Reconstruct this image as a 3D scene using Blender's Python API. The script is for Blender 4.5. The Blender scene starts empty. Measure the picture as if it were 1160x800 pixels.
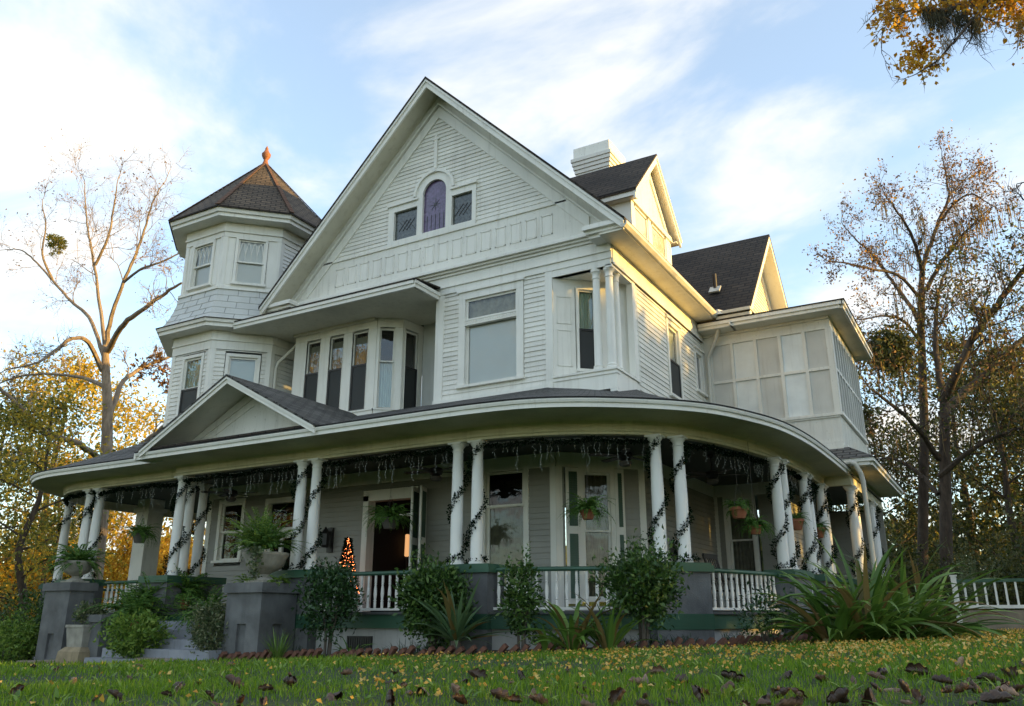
import bpy, math, random
import numpy as np
from mathutils import Vector
R = math.radians
rng = np.random.default_rng(7)
random.seed(7)
SC = bpy.context.scene
COL = SC.collection
WL = {}                                   # world location of every object's origin

# ------------------------------------------------------------------ camera maths (true pinhole, used to read the site plan off the photo)
FPX, PX0, PY0, EYE = 940., 580., 400., 0.5
TH = math.atan(300 / 940.); YAW = R(30.0)
FWD = np.array([-math.sin(YAW) * math.cos(TH), math.cos(YAW) * math.cos(TH), math.sin(TH)])
RGT = np.array([math.cos(YAW), math.sin(YAW), 0]); UPV = np.cross(RGT, FWD)
HF = np.array([-math.sin(YAW), math.cos(YAW), 0])
def at(x, y, D):
    r = RGT * (x - PX0) + UPV * (PY0 - y) + FWD * FPX
    return np.array([0, 0, EYE]) + r * (D / (r @ HF))

def sstep(a, b, x):
    t = min(1, max(0, (x - a) / (b - a))); return t * t * (3 - 2 * t)
def ground(x, y):
    t = max(-1.0, min(0.42, 0.13 + 0.036 * (x + 3)))
    if x < -24: t = max(-1.25, 0.13 + .036 * -21 - (-24 - x) * .012)
    if x > 3: t = 0.346 + 0.10 * (1 - math.exp(-(x - 3) / 3.))
    s = 0.15 + 0.85 * sstep(0.5, 11, y)
    return t * s

# ------------------------------------------------------------------ materials
M = {}
def nodes(name):
    m = bpy.data.materials.new(name); m.use_nodes = True
    nt = m.node_tree; b = nt.nodes['Principled BSDF']
    M[name] = m
    return m, nt, b
def L(nt, a, b): nt.links.new(a, b)
def N(nt, t, **k):
    n = nt.nodes.new(t)
    for a, v in k.items(): setattr(n, a, v)
    return n
def ramp(nt, fac, stops):
    r = N(nt, 'ShaderNodeValToRGB'); e = r.color_ramp.elements
    e[0].position, e[0].color = stops[0][0], (*stops[0][1], 1)
    e[1].position, e[1].color = stops[-1][0], (*stops[-1][1], 1)
    for p, c in stops[1:-1]:
        x = e.new(p); x.color = (*c, 1)
    L(nt, fac, r.inputs[0]); return r.outputs[0]
def paint(name, col, rough=.5, boards=0, var=.12, scale=1.3, streak=True, bump=.15, bscale=60, dirt=(.30, .27, .20), dirt_amt=.35, spec=.5):
    m, nt, b = nodes(name)
    tc = N(nt, 'ShaderNodeTexCoord')
    n1 = N(nt, 'ShaderNodeTexNoise'); n1.inputs['Scale'].default_value = scale; n1.inputs['Detail'].default_value = 6
    L(nt, tc.outputs['Object'], n1.inputs['Vector'])
    c = np.array(col)
    base = ramp(nt, n1.outputs[0], [(.3, tuple(c * (1 - var))), (.7, tuple(np.minimum(c * (1 + var * .5), .92)))])
    out = base
    if streak:
        mp = N(nt, 'ShaderNodeMapping'); mp.inputs['Scale'].default_value = (5, 5, .35)
        L(nt, tc.outputs['Object'], mp.inputs['Vector'])
        n2 = N(nt, 'ShaderNodeTexNoise'); n2.inputs['Scale'].default_value = 1.6; n2.inputs['Detail'].default_value = 8; n2.inputs['Roughness'].default_value = .7
        L(nt, mp.outputs[0], n2.inputs['Vector'])
        f = N(nt, 'ShaderNodeMapRange'); f.inputs[1].default_value = .52; f.inputs[2].default_value = .8; f.inputs[4].default_value = dirt_amt
        L(nt, n2.outputs[0], f.inputs[0])
        mx = N(nt, 'ShaderNodeMix', data_type='RGBA'); L(nt, f.outputs[0], mx.inputs[0]); L(nt, base, mx.inputs[6])
        mx.inputs[7].default_value = (*dirt, 1); out = mx.outputs[2]
    if boards:                                   # each board has weathered a little differently
        g = N(nt, 'ShaderNodeNewGeometry'); mr = N(nt, 'ShaderNodeMapRange'); mr.inputs[3].default_value = 1 - boards; mr.inputs[4].default_value = 1.02; L(nt, g.outputs['Random Per Island'], mr.inputs[0])
        m5 = N(nt, 'ShaderNodeMix', data_type='RGBA', blend_type='MULTIPLY'); m5.inputs[0].default_value = 1; L(nt, out, m5.inputs[6]); L(nt, mr.outputs[0], m5.inputs[7]); out = m5.outputs[2]
        n6 = N(nt, 'ShaderNodeTexNoise'); n6.inputs['Scale'].default_value = 22; n6.inputs['Detail'].default_value = 3; L(nt, tc.outputs['Object'], n6.inputs['Vector'])
        f6 = N(nt, 'ShaderNodeMapRange'); f6.inputs[1].default_value = .66; f6.inputs[2].default_value = .72; f6.inputs[4].default_value = .55; L(nt, n6.outputs[0], f6.inputs[0])
        m6 = N(nt, 'ShaderNodeMix', data_type='RGBA'); L(nt, f6.outputs[0], m6.inputs[0]); L(nt, out, m6.inputs[6]); m6.inputs[7].default_value = (.42, .39, .33, 1); out = m6.outputs[2]
    L(nt, out, b.inputs['Base Color']); b.inputs['Roughness'].default_value = rough
    b.inputs['Specular IOR Level'].default_value = spec
    if bump:
        n3 = N(nt, 'ShaderNodeTexNoise'); n3.inputs['Scale'].default_value = bscale; n3.inputs['Detail'].default_value = 4
        L(nt, tc.outputs['Object'], n3.inputs['Vector'])
        bp = N(nt, 'ShaderNodeBump'); bp.inputs['Strength'].default_value = bump; bp.inputs['Distance'].default_value = .01
        L(nt, n3.outputs[0], bp.inputs['Height']); L(nt, bp.outputs[0], b.inputs['Normal'])
    return m
def shingle(name, c1, c2, mort, w=.32, h=.145):
    ms = .018
    m, nt, b = nodes(name)
    uv = N(nt, 'ShaderNodeUVMap'); tc = N(nt, 'ShaderNodeTexCoord')
    br = N(nt, 'ShaderNodeTexBrick'); br.offset = .5
    br.inputs['Scale'].default_value = 1; br.inputs['Brick Width'].default_value = w; br.inputs['Row Height'].default_value = h
    br.inputs['Mortar Size'].default_value = ms; br.inputs['Mortar Smooth'].default_value = .35; br.inputs['Bias'].default_value = 0
    br.inputs['Color1'].default_value = (*c1, 1); br.inputs['Color2'].default_value = (*c2, 1); br.inputs['Mortar'].default_value = (*mort, 1)
    dn = N(nt, 'ShaderNodeTexNoise'); dn.inputs['Scale'].default_value = 5; L(nt, uv.outputs[0], dn.inputs['Vector'])
    vm = N(nt, 'ShaderNodeVectorMath', operation='MULTIPLY_ADD'); vm.inputs[1].default_value = (.03, .03, 0)
    L(nt, dn.outputs[1], vm.inputs[0]); L(nt, uv.outputs[0], vm.inputs[2])
    L(nt, vm.outputs[0], br.inputs['Vector'])
    n1 = N(nt, 'ShaderNodeTexNoise'); n1.inputs['Scale'].default_value = 1.1; n1.inputs['Detail'].default_value = 8
    L(nt, tc.outputs['Object'], n1.inputs['Vector'])
    n2 = N(nt, 'ShaderNodeTexNoise'); n2.inputs['Scale'].default_value = 140; n2.inputs['Detail'].default_value = 2
    L(nt, tc.outputs['Object'], n2.inputs['Vector'])
    f = N(nt, 'ShaderNodeMapRange'); f.inputs[1].default_value = .3; f.inputs[2].default_value = .7; f.inputs[3].default_value = .62; f.inputs[4].default_value = 1.3
    L(nt, n1.outputs[0], f.inputs[0])
    mx = N(nt, 'ShaderNodeMix', data_type='RGBA', blend_type='MULTIPLY'); mx.inputs[0].default_value = 1
    L(nt, br.outputs[0], mx.inputs[6]); L(nt, f.outputs[0], mx.inputs[7])
    L(nt, mx.outputs[2], b.inputs['Base Color']); b.inputs['Roughness'].default_value = .92
    # each course drops towards its lower edge
    sp = N(nt, 'ShaderNodeSeparateXYZ'); L(nt, vm.outputs[0], sp.inputs[0])
    dv = N(nt, 'ShaderNodeMath', operation='DIVIDE'); L(nt, sp.outputs[1], dv.inputs[0]); dv.inputs[1].default_value = h
    fr = N(nt, 'ShaderNodeMath', operation='FRACT'); L(nt, dv.outputs[0], fr.inputs[0])
    iv = N(nt, 'ShaderNodeMath', operation='SUBTRACT'); iv.inputs[0].default_value = 1; L(nt, fr.outputs[0], iv.inputs[1])
    a1 = N(nt, 'ShaderNodeMath', operation='MULTIPLY_ADD'); L(nt, n2.outputs[0], a1.inputs[0]); a1.inputs[1].default_value = .35; L(nt, iv.outputs[0], a1.inputs[2])
    a2 = N(nt, 'ShaderNodeMath', operation='SUBTRACT'); L(nt, a1.outputs[0], a2.inputs[0]); L(nt, br.outputs[1], a2.inputs[1])
    bp = N(nt, 'ShaderNodeBump'); bp.inputs['Strength'].default_value = .9; bp.inputs['Distance'].default_value = .014
    L(nt, a2.outputs[0], bp.inputs['Height']); L(nt, bp.outputs[0], b.inputs['Normal'])
    return m
def foliage(name, cols, rough=.5, trans=.3, spec=.4):
    """leaf material: colour differs leaf by leaf, part of the light passes through"""
    m, nt, b = nodes(name)
    g = N(nt, 'ShaderNodeNewGeometry')
    st = cols if len(cols[0]) == 2 else [(i / max(1, len(cols) - 1), c) for i, c in enumerate(cols)]
    c = ramp(nt, g.outputs['Random Per Island'], st)
    L(nt, c, b.inputs['Base Color']); b.inputs['Roughness'].default_value = rough
    b.inputs['Specular IOR Level'].default_value = spec
    tr = N(nt, 'ShaderNodeBsdfTranslucent'); L(nt, c, tr.inputs[0])
    mx = N(nt, 'ShaderNodeMixShader'); mx.inputs[0].default_value = trans
    L(nt, b.outputs[0], mx.inputs[1]); L(nt, tr.outputs[0], mx.inputs[2])
    L(nt, mx.outputs[0], nt.nodes['Material Output'].inputs[0])
    return m
def bark(name, c1, c2, scale=6):
    m, nt, b = nodes(name)
    tc = N(nt, 'ShaderNodeTexCoord'); mp = N(nt, 'ShaderNodeMapping'); mp.inputs['Scale'].default_value = (1, 1, .25)
    L(nt, tc.outputs['Object'], mp.inputs[0])
    n = N(nt, 'ShaderNodeTexNoise'); n.inputs['Scale'].default_value = scale; n.inputs['Detail'].default_value = 8; n.inputs['Roughness'].default_value = .7
    L(nt, mp.outputs[0], n.inputs['Vector'])
    L(nt, ramp(nt, n.outputs[0], [(.32, c1), (.68, c2)]), b.inputs['Base Color']); b.inputs['Roughness'].default_value = .9
    bp = N(nt, 'ShaderNodeBump'); bp.inputs['Strength'].default_value = .8; bp.inputs['Distance'].default_value = .04
    L(nt, n.outputs[0], bp.inputs['Height']); L(nt, bp.outputs[0], b.inputs['Normal'])
    return m
def glass(name, tint=(.9, .95, .95), refl=1.0, rough=.015, wav=.02):
    m, nt, b = nodes(name)
    nt.nodes.remove(b)
    fr = N(nt, 'ShaderNodeFresnel'); fr.inputs[0].default_value = 1.52
    tc = N(nt, 'ShaderNodeTexCoord'); n = N(nt, 'ShaderNodeTexNoise'); n.inputs['Scale'].default_value = 2.2
    L(nt, tc.outputs['Object'], n.inputs['Vector'])
    bp = N(nt, 'ShaderNodeBump'); bp.inputs['Strength'].default_value = .25; bp.inputs['Distance'].default_value = wav
    L(nt, n.outputs[0], bp.inputs['Height'])
    mu = N(nt, 'ShaderNodeMath', operation='MULTIPLY_ADD', use_clamp=True); L(nt, fr.outputs[0], mu.inputs[0]); mu.inputs[1].default_value = 1.8 * refl; mu.inputs[2].default_value = .04
    t = N(nt, 'ShaderNodeBsdfTransparent'); t.inputs[0].default_value = (*tint, 1)
    gl = N(nt, 'ShaderNodeBsdfGlossy'); gl.inputs['Roughness'].default_value = rough; L(nt, bp.outputs[0], gl.inputs['Normal'])
    mx = N(nt, 'ShaderNodeMixShader'); L(nt, mu.outputs[0], mx.inputs[0]); L(nt, t.outputs[0], mx.inputs[1]); L(nt, gl.outputs[0], mx.inputs[2])
    L(nt, mx.outputs[0], nt.nodes['Material Output'].inputs[0])
    return m
def emis(name, col, s, rough=.4):
    m, nt, b = nodes(name)
    b.inputs['Base Color'].default_value = (*col, 1); b.inputs['Emission Color'].default_value = (*col, 1); b.inputs['Emission Strength'].default_value = s
    b.inputs['Roughness'].default_value = rough
    return m

paint('white_paint', (.82, .805, .735), var=.10, dirt_amt=.42, boards=.10)
paint('weathered_panel', (.62, .615, .57), var=.16, dirt_amt=.5)
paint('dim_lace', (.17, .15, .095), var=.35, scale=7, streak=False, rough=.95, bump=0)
paint('shaded_porch_wall_paint', (.33, .325, .29), var=.12, dirt_amt=.4)  # siding paint darkened: the porch's deep shadow is partly put into this colour
paint('trim_paint', (.83, .815, .75), var=.08, dirt_amt=.34)
paint('soffit_paint', (.72, .69, .57), var=.14, dirt_amt=.5, dirt=(.34, .30, .18))
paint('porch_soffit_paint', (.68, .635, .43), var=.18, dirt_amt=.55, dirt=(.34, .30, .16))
paint('grey_shake_paint', (.58, .59, .56), var=.12, dirt_amt=.4)
paint('column_paint', (.80, .80, .77), var=.06, dirt_amt=.18, dirt=(.38, .37, .30))
paint('green_paint', (.030, .095, .055), var=.2, dirt_amt=.25, dirt=(.05, .06, .04), rough=.45)
paint('grey_masonry', (.140, .145, .147), var=.42, scale=2.6, dirt_amt=.75, dirt=(.08, .085, .085), rough=.85, bump=.5, bscale=45)
paint('foundation_grey', (.40, .40, .385), var=.22, scale=1.7, dirt_amt=.6, dirt=(.08, .085, .06), rough=.9, bump=.5, bscale=30)
paint('step_stone', (.27, .285, .32), var=.2, scale=3, dirt_amt=.5, dirt=(.10, .10, .08), rough=.85, bump=.4, bscale=30)
paint('urn_stone', (.34, .325, .28), var=.28, scale=5, dirt_amt=.6, dirt=(.10, .10, .065), rough=.95, bump=.6, bscale=35)
paint('sandstone', (.30, .24, .15), var=.35, scale=4, dirt_amt=.6, dirt=(.09, .085, .05), rough=.95, bump=.7, bscale=28)
paint('brick_clay', (.15, .068, .045), var=.4, scale=7, dirt_amt=.5, dirt=(.06, .05, .035), rough=.95, bump=.6, bscale=40)
paint('flagstone', (.27, .22, .16), var=.3, scale=3, dirt_amt=.5, dirt=(.10, .10, .07), rough=.9, bump=.5, bscale=20)
paint('terracotta', (.36, .13, .065), var=.2, scale=6, dirt_amt=.4, dirt=(.20, .14, .10), rough=.85)
paint('finial_clay', (.30, .115, .05), var=.25, scale=9, dirt_amt=.3, dirt=(.18, .08, .04), rough=.7)
paint('black_metal', (.014, .014, .014), var=.2, streak=False, rough=.4, bump=0)
paint('dark_wood', (.030, .022, .016), var=.3, streak=False, rough=.5, bump=.1)
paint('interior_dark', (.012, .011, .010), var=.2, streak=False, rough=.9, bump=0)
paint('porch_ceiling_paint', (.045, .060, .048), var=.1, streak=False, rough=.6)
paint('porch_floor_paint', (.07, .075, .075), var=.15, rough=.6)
paint('sheer_curtain', (.78, .82, .80), var=.08, streak=False, rough=.9, bump=0)
paint('green_curtain', (.62, .74, .58), var=.15, streak=False, rough=.9, bump=0)
paint('lace_curtain', (.42, .38, .28), var=.25, scale=9, streak=False, rough=.95, bump=0)
paint('blind_white', (.84, .85, .80), var=.06, streak=False, rough=.7, bump=0)
paint('screen_mesh', (.022, .026, .026), var=.1, streak=False, rough=.6, bump=.1, bscale=300)
paint('downpipe_paint', (.62, .60, .52), var=.1, rough=.4)
paint('shutter_green', (.055, .11, .075), var=.15, rough=.5, dirt_amt=.2)
paint('wicker_grey', (.10, .09, .08), var=.3, rough=.7)
paint('lead_came', (.05, .05, .05), var=.1, streak=False, bump=0)
paint('white_wire', (.5, .52, .5), var=.02, streak=False, bump=0)
shingle('brown_shingle', (.030, .022, .016), (.052, .039, .028), (.006, .005, .004), w=.36, h=.165)
shingle('grey_shingle', (.082, .079, .073), (.135, .130, .120), (.020, .019, .018), w=.30, h=.14)
shingle('tower_shingle', (.070, .053, .038), (.115, .085, .058), (.016, .012, .009), w=.26, h=.13)
glass('window_glass'); glass('clear_pane', tint=(.97, .98, .97), refl=.45); glass('porch_glass', refl=.2, tint=(.8, .85, .85)); paint('frosted_pane', (.76, .79, .77), var=.12, scale=2.5, streak=True, dirt=(.42, .42, .38), rough=.22, bump=.1, bscale=3); glass('pale_glass', tint=(.90, .95, .95), refl=.9)
paint('stained_violet', (.13, .085, .17), var=.5, scale=14, streak=False, rough=.15, bump=.3, bscale=30, spec=.8)
paint('stained_green', (.075, .085, .075), var=.7, scale=18, streak=False, rough=.12, bump=.3, bscale=40, spec=.8)
bark('pale_bark', (.12, .088, .06), (.36, .28, .20), 7)
bark('dark_bark', (.030, .021, .014), (.105, .074, .050), 8)
bark('shrub_bark', (.06, .05, .04), (.15, .125, .10), 14)
foliage('camellia_leaf', [(.012, .036, .011), (.028, .072, .020), (.055, .12, .034)], rough=.32, trans=.15)
foliage('hedge_leaf', [(.020, .055, .012), (.052, .115, .024), (.125, .21, .045)], rough=.4, trans=.25)
foliage('bright_leaf', [(.07, .15, .02), (.15, .26, .04), (.28, .38, .07)], rough=.5, trans=.35)
foliage('fern_leaf', [(.045, .12, .02), (.09, .20, .035), (.18, .31, .06)], rough=.55, trans=.35)
foliage('variegated_leaf', [(.05, .09, .035), (.12, .16, .07), (.26, .27, .15)], rough=.5, trans=.3)
foliage('strap_leaf', [(.05, .11, .018), (.11, .21, .036), (.20, .31, .06)], rough=.4, trans=.25)
foliage('strap_leaf_dry', [(.16, .10, .035), (.22, .15, .05), (.10, .10, .03)], rough=.7, trans=.25)
foliage('yucca_leaf', [(.07, .13, .06), (.11, .19, .085), (.16, .24, .12)], rough=.45, trans=.15)
foliage('gold_leaf', [(.44, .29, .025), (.64, .44, .045), (.80, .60, .09)], rough=.6, trans=.6)
foliage('olive_leaf', [(.10, .12, .022), (.22, .22, .038), (.42, .34, .055)], rough=.6, trans=.5)
foliage('orange_leaf', [(.30, .13, .012), (.52, .27, .02), (.62, .40, .05)], rough=.6, trans=.6)
foliage('brown_leaf', [(.075, .040, .018), (.19, .10, .04), (.34, .19, .06)], rough=.7, trans=.25)
foliage('dark_tree_leaf', [(.026, .038, .010), (.065, .082, .020), (.15, .145, .034)], rough=.5, trans=.4)
foliage('moss_hair', [(.14, .11, .05), (.27, .19, .08), (.42, .27, .09)], rough=.9, trans=.3)
foliage('dark_moss', [(.03, .032, .018), (.065, .062, .034), (.11, .10, .05)], rough=.9, trans=.2)
foliage('garland_needle', [(.003, .009, .004), (.006, .017, .007), (.012, .028, .011)], rough=.95, trans=.05, spec=.05)
foliage('grass_blade', [(0, (.065, .150, .006)), (.5, (.135, .255, .010)), (.93, (.22, .35, .02)), (.975, (.26, .32, .04)), (1, (.34, .28, .10))], rough=.5, trans=.4)
def dead_leaf_mat():
    m, nt, b = nodes('fallen_brown')
    oi = N(nt, 'ShaderNodeObjectInfo'); tc = N(nt, 'ShaderNodeTexCoord')
    n = N(nt, 'ShaderNodeTexNoise'); n.inputs['Scale'].default_value = 3.5; n.inputs['Detail'].default_value = 8; L(nt, tc.outputs['Object'], n.inputs['Vector'])
    c1 = ramp(nt, oi.outputs['Random'], [(0, (.040, .021, .012)), (.5, (.078, .041, .022)), (.8, (.14, .080, .046)), (1, (.25, .17, .12))])
    c2 = ramp(nt, n.outputs[0], [(.35, (.45, .4, .38)), (.65, (1.25, 1.2, 1.15))])
    mx = N(nt, 'ShaderNodeMix', data_type='RGBA', blend_type='MULTIPLY'); mx.inputs[0].default_value = 1; L(nt, c1, mx.inputs[6]); L(nt, c2, mx.inputs[7]); L(nt, mx.outputs[2], b.inputs['Base Color'])
    w = N(nt, 'ShaderNodeTexWave', wave_type='BANDS', bands_direction='DIAGONAL'); w.inputs['Scale'].default_value = 5; w.inputs['Distortion'].default_value = 2; L(nt, tc.outputs['Object'], w.inputs['Vector'])
    bp = N(nt, 'ShaderNodeBump'); bp.inputs['Strength'].default_value = .15; bp.inputs['Distance'].default_value = .03; L(nt, w.outputs[1], bp.inputs['Height']); L(nt, bp.outputs[0], b.inputs['Normal'])
    b.inputs['Roughness'].default_value = .5
dead_leaf_mat()
foliage('fallen_gold', [(.50, .24, .035), (.74, .44, .07), (.78, .58, .22)], rough=.7, trans=.3)
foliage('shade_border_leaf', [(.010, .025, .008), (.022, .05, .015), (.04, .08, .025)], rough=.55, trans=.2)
emis('fairy_bulb', (1.0, .24, .07), 4); emis('warm_lamp', (1.0, .50, .20), .4); paint('hip_tile', (.12, .062, .038), var=.3, scale=6, dirt=(.08, .05, .035), rough=.9)

# ------------------------------------------------------------------ objects and mesh building
def reg(o, wl): WL[o] = Vector(wl); return o
def tag(o, label=None, cat=None, group=None, kind=None):
    if label: o['label'] = label
    if cat: o['category'] = cat
    if group: o['group'] = group
    if kind: o['kind'] = kind
    return o
def empty(name, loc, rz=0.):
    o = bpy.data.objects.new(name, None); COL.objects.link(o); o.location = loc; o.rotation_euler = (0, 0, rz)
    o.empty_display_size = .2
    return reg(o, loc)
def thing(name, label, cat, loc, group=None, rz=0.):
    return tag(empty(name, loc, rz), label, cat, group)
KIDS = {}
def adopt(o, parent):
    o.parent = parent; KIDS.setdefault(parent, []).append(o)
def copy_tree(o, parent=None):
    c = o.copy(); COL.objects.link(c); WL[c] = Vector(WL[o])
    if parent: adopt(c, parent)
    for k in KIDS.get(o, []): copy_tree(k, c)
    return c
def autouv(me):
    uvl = me.uv_layers.new(name='UVMap')
    nl = len(me.loops)
    co = np.empty(len(me.vertices) * 3); me.vertices.foreach_get('co', co); co = co.reshape(-1, 3)
    vi = np.empty(nl, dtype=np.int64); me.loops.foreach_get('vertex_index', vi)
    pn = np.empty(len(me.polygons) * 3); me.polygons.foreach_get('normal', pn); pn = pn.reshape(-1, 3)
    lt = np.empty(len(me.polygons), dtype=np.int64); me.polygons.foreach_get('loop_total', lt)
    n = np.repeat(pn, lt, axis=0)
    t = np.cross(np.array([0, 0, 1.]), n); ln = np.linalg.norm(t, axis=1)
    t[ln < 1e-4] = (1, 0, 0); t /= np.maximum(np.linalg.norm(t, axis=1), 1e-6)[:, None]
    v = np.cross(n, t); p = co[vi]
    uv = np.stack([(p * t).sum(1), (p * v).sum(1)], 1)
    uvl.data.foreach_set('uv', uv.ravel())
def mesh_np(name, verts, faces, mat, parent=None, loc=None, smooth=False, origin=None):
    """numpy route for big meshes; faces (n,k)"""
    me = bpy.data.meshes.new(name)
    verts = np.asarray(verts, dtype=np.float64); faces = np.asarray(faces, dtype=np.int32)
    if origin is None: origin = WL[parent] if parent else Vector((0, 0, 0))
    verts = verts - np.array(origin)
    k = faces.shape[1]
    me.vertices.add(len(verts)); me.vertices.foreach_set('co', verts.ravel())
    me.loops.add(faces.size); me.loops.foreach_set('vertex_index', faces.ravel())
    me.polygons.add(len(faces)); me.polygons.foreach_set('loop_start', np.arange(0, faces.size, k, dtype=np.int32))
    try: me.polygons.foreach_set('loop_total', np.full(len(faces), k, dtype=np.int32))
    except Exception: pass
    me.update(calc_edges=True)
    if smooth: me.polygons.foreach_set('use_smooth', np.ones(len(faces), dtype=bool))
    me.materials.append(M[mat])
    o = bpy.data.objects.new(name, me); COL.objects.link(o)
    if parent: adopt(o, parent); return reg(o, origin)
    o.location = origin
    return reg(o, origin)

class Fr:
    """a wall frame: u along the wall, n outward, z up"""
    def __init__(s, o, u, n): s.o = np.array([*o, 0.][:3], float); s.u = np.array([*u, 0.]); s.n = np.array([*n, 0.])
    def p(s, u, n, z): return tuple(s.o + s.u * u + s.n * n + np.array([0, 0, z]))
FRONT = Fr((0, 14.6, 0), (1, 0), (0, -1))        # u = X
SIDE = Fr((-6.08, 0, 0), (0, 1), (1, 0))         # u = Y
def edge_frame(a, b):
    a = np.array(a, float); b = np.array(b, float); u = (b - a) / np.linalg.norm(b - a)
    return Fr((a[0], a[1], 0), u, (u[1], -u[0])), float(np.linalg.norm(b - a))

class MB:
    def __init__(s): s.v = []; s.f = []; s.uv = None
    def add(s, vs, fs):
        k = len(s.v); s.v += [tuple(map(float, p)) for p in vs]; s.f += [tuple(i + k for i in f) for f in fs]; return s
    def hexa(s, p):   # bottom 4 ccw, top 4 ccw
        return s.add(p, [(3, 2, 1, 0), (4, 5, 6, 7), (0, 1, 5, 4), (1, 2, 6, 5), (2, 3, 7, 6), (3, 0, 4, 7)])
    def box(s, x0, x1, y0, y1, z0, z1):
        return s.hexa([(x0, y0, z0), (x1, y0, z0), (x1, y1, z0), (x0, y1, z0), (x0, y0, z1), (x1, y0, z1), (x1, y1, z1), (x0, y1, z1)])
    def fb(s, fr, u0, u1, n0, n1, z0, z1):
        P = fr.p
        return s.hexa([P(u0, n1, z0), P(u1, n1, z0), P(u1, n0, z0), P(u0, n0, z0), P(u0, n1, z1), P(u1, n1, z1), P(u1, n0, z1), P(u0, n0, z1)])
    def prism(s, fr, poly, n0, n1):
        k = len(poly)
        vs = [fr.p(u, n1, z) for u, z in poly] + [fr.p(u, n0, z) for u, z in poly]
        fs = [tuple(range(k)), tuple(range(2 * k - 1, k - 1, -1))] + [(i, k + i, k + (i + 1) % k, (i + 1) % k) for i in range(k)]
        return s.add(vs, fs)
    def bar(s, a, b, w, h=None, up=(0, 0, 1)):
        h = h or w; a = Vector(a); b = Vector(b); d = (b - a).normalized(); x = d.cross(Vector(up))
        if x.length < 1e-4: x = d.cross(Vector((1, 0, 0)))
        x.normalize(); y = x.cross(d); x = x * (w / 2); y = y * (h / 2)
        return s.hexa([a - x - y, a + x - y, b + x - y, b - x - y, a - x + y, a + x + y, b + x + y, b - x + y])
    def tube(s, pts, rad, k=8, cap=True):
        pts = [Vector(p) for p in pts]; n = len(pts)
        if not hasattr(rad, '__len__'): rad = [rad] * n
        vs = []; up = Vector((0, 0, 1)); x = None
        for i, p in enumerate(pts):
            d = (pts[min(i + 1, n - 1)] - pts[max(i - 1, 0)])
            d = d.normalized() if d.length > 1e-9 else up
            if x is None:
                x = d.cross(up); x = x.normalized() if x.length > 1e-3 else Vector((1, 0, 0))
            else:
                x = x - d * x.dot(d); x = x.normalized() if x.length > 1e-6 else Vector((1, 0, 0))
            y = d.cross(x)
            for j in range(k):
                a = 2 * math.pi * j / k; vs.append(p + (x * math.cos(a) + y * math.sin(a)) * rad[i])
        fs = [(i * k + j, i * k + (j + 1) % k, (i + 1) * k + (j + 1) % k, (i + 1) * k + j) for i in range(n - 1) for j in range(k)]
        if cap: fs += [tuple(range(k - 1, -1, -1)), tuple(range((n - 1) * k, n * k))]
        return s.add(vs, fs)
    def lathe(s, c, prof, k=16, sq=False):
        vs = []; n = len(prof)
        for r, z in prof:
            for j in range(k):
                a = 2 * math.pi * (j + .5) / k; vs.append((c[0] + r * math.cos(a), c[1] + r * math.sin(a), c[2] + z))
        fs = [(i * k + j, i * k + (j + 1) % k, (i + 1) * k + (j + 1) % k, (i + 1) * k + j) for i in range(n - 1) for j in range(k)]
        fs += [tuple(range(k - 1, -1, -1)), tuple(range((n - 1) * k, n * k))]
        return s.add(vs, fs)
    def quad(s, *p): return s.add(p, [tuple(range(len(p)))])
    def loft(s, A, B):
        k = len(A); return s.add(list(A) + list(B), [(i, i + 1, k + i + 1, k + i) for i in range(k - 1)])
    def profile(s, path, prof, closed=False):
        """sweep a (offset, z) profile along a plan path of (point, outward normal)"""
        k = len(prof); vs = []
        for (p, nn) in path:
            for o, z in prof: vs.append((p[0] + nn[0] * o, p[1] + nn[1] * o, z))
        n = len(path)
        fs = [(i * k + j, (i + 1) * k + j, (i + 1) * k + j + 1, i * k + j + 1) for i in range(n - 1) for j in range(k - 1)]
        return s.add(vs, fs)
    def siding(s, fr, z0, z1, span, holes=(), lap=.11, th=.026, n=0.):
        z = z0
        while z < z1 - 1e-4:
            zt = min(z + lap, z1)
            zm = (z + zt) / 2; iv = [span(zm)] if not isinstance(span, tuple) else [span]
            if iv[0] is not None:
                for (a, b, c, d) in holes:
                    if c < zm < d:
                        nv = []
                        for (p, q) in iv:
                            if b <= p or a >= q: nv.append((p, q)); continue
                            if p < a: nv.append((p, a))
                            if q > b: nv.append((b, q))
                        iv = nv
                for (p, q) in iv:
                    if q - p < .01: continue
                    P = fr.p
                    if q - p > 2.2:
                        c_ = p + (q - p) * random.uniform(.2, .8); parts_ = [(p, c_ - .0015), (c_ + .0015, q)]
                    else: parts_ = [(p, q)]
                    for (p, q) in parts_:
                      w = random.uniform(-.004, .004)
                      s.hexa([P(p, n + th + w, z), P(q, n + th + w, z), P(q, n - .02, z), P(p, n - .02, z), P(p, n + .006, zt + .006), P(q, n + .006, zt + .006), P(q, n - .02, zt + .006), P(p, n - .02, zt + .006)])
            z = zt
        return s
    def build(s, name, mat, parent=None, smooth=False, origin=None, uvs=None):
        if origin is None: origin = WL[parent] if parent else Vector((0, 0, 0))
        me = bpy.data.meshes.new(name)
        ox, oy, oz = origin
        me.from_pydata([(x - ox, y - oy, z - oz) for x, y, z in s.v], [], s.f); me.update()
        if smooth:
            me.polygons.foreach_set('use_smooth', np.ones(len(me.polygons), dtype=bool))
            try: me.set_sharp_from_angle(angle=R(38))
            except Exception: pass
        if uvs is None: autouv(me)
        else:
            uvl = me.uv_layers.new(name='UVMap')
            for lp in me.loops: uvl.data[lp.index].uv = uvs[lp.vertex_index]
        me.materials.append(M[mat])
        o = bpy.data.objects.new(name, me); COL.objects.link(o)
        if parent: adopt(o, parent)
        else: o.location = origin
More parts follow.
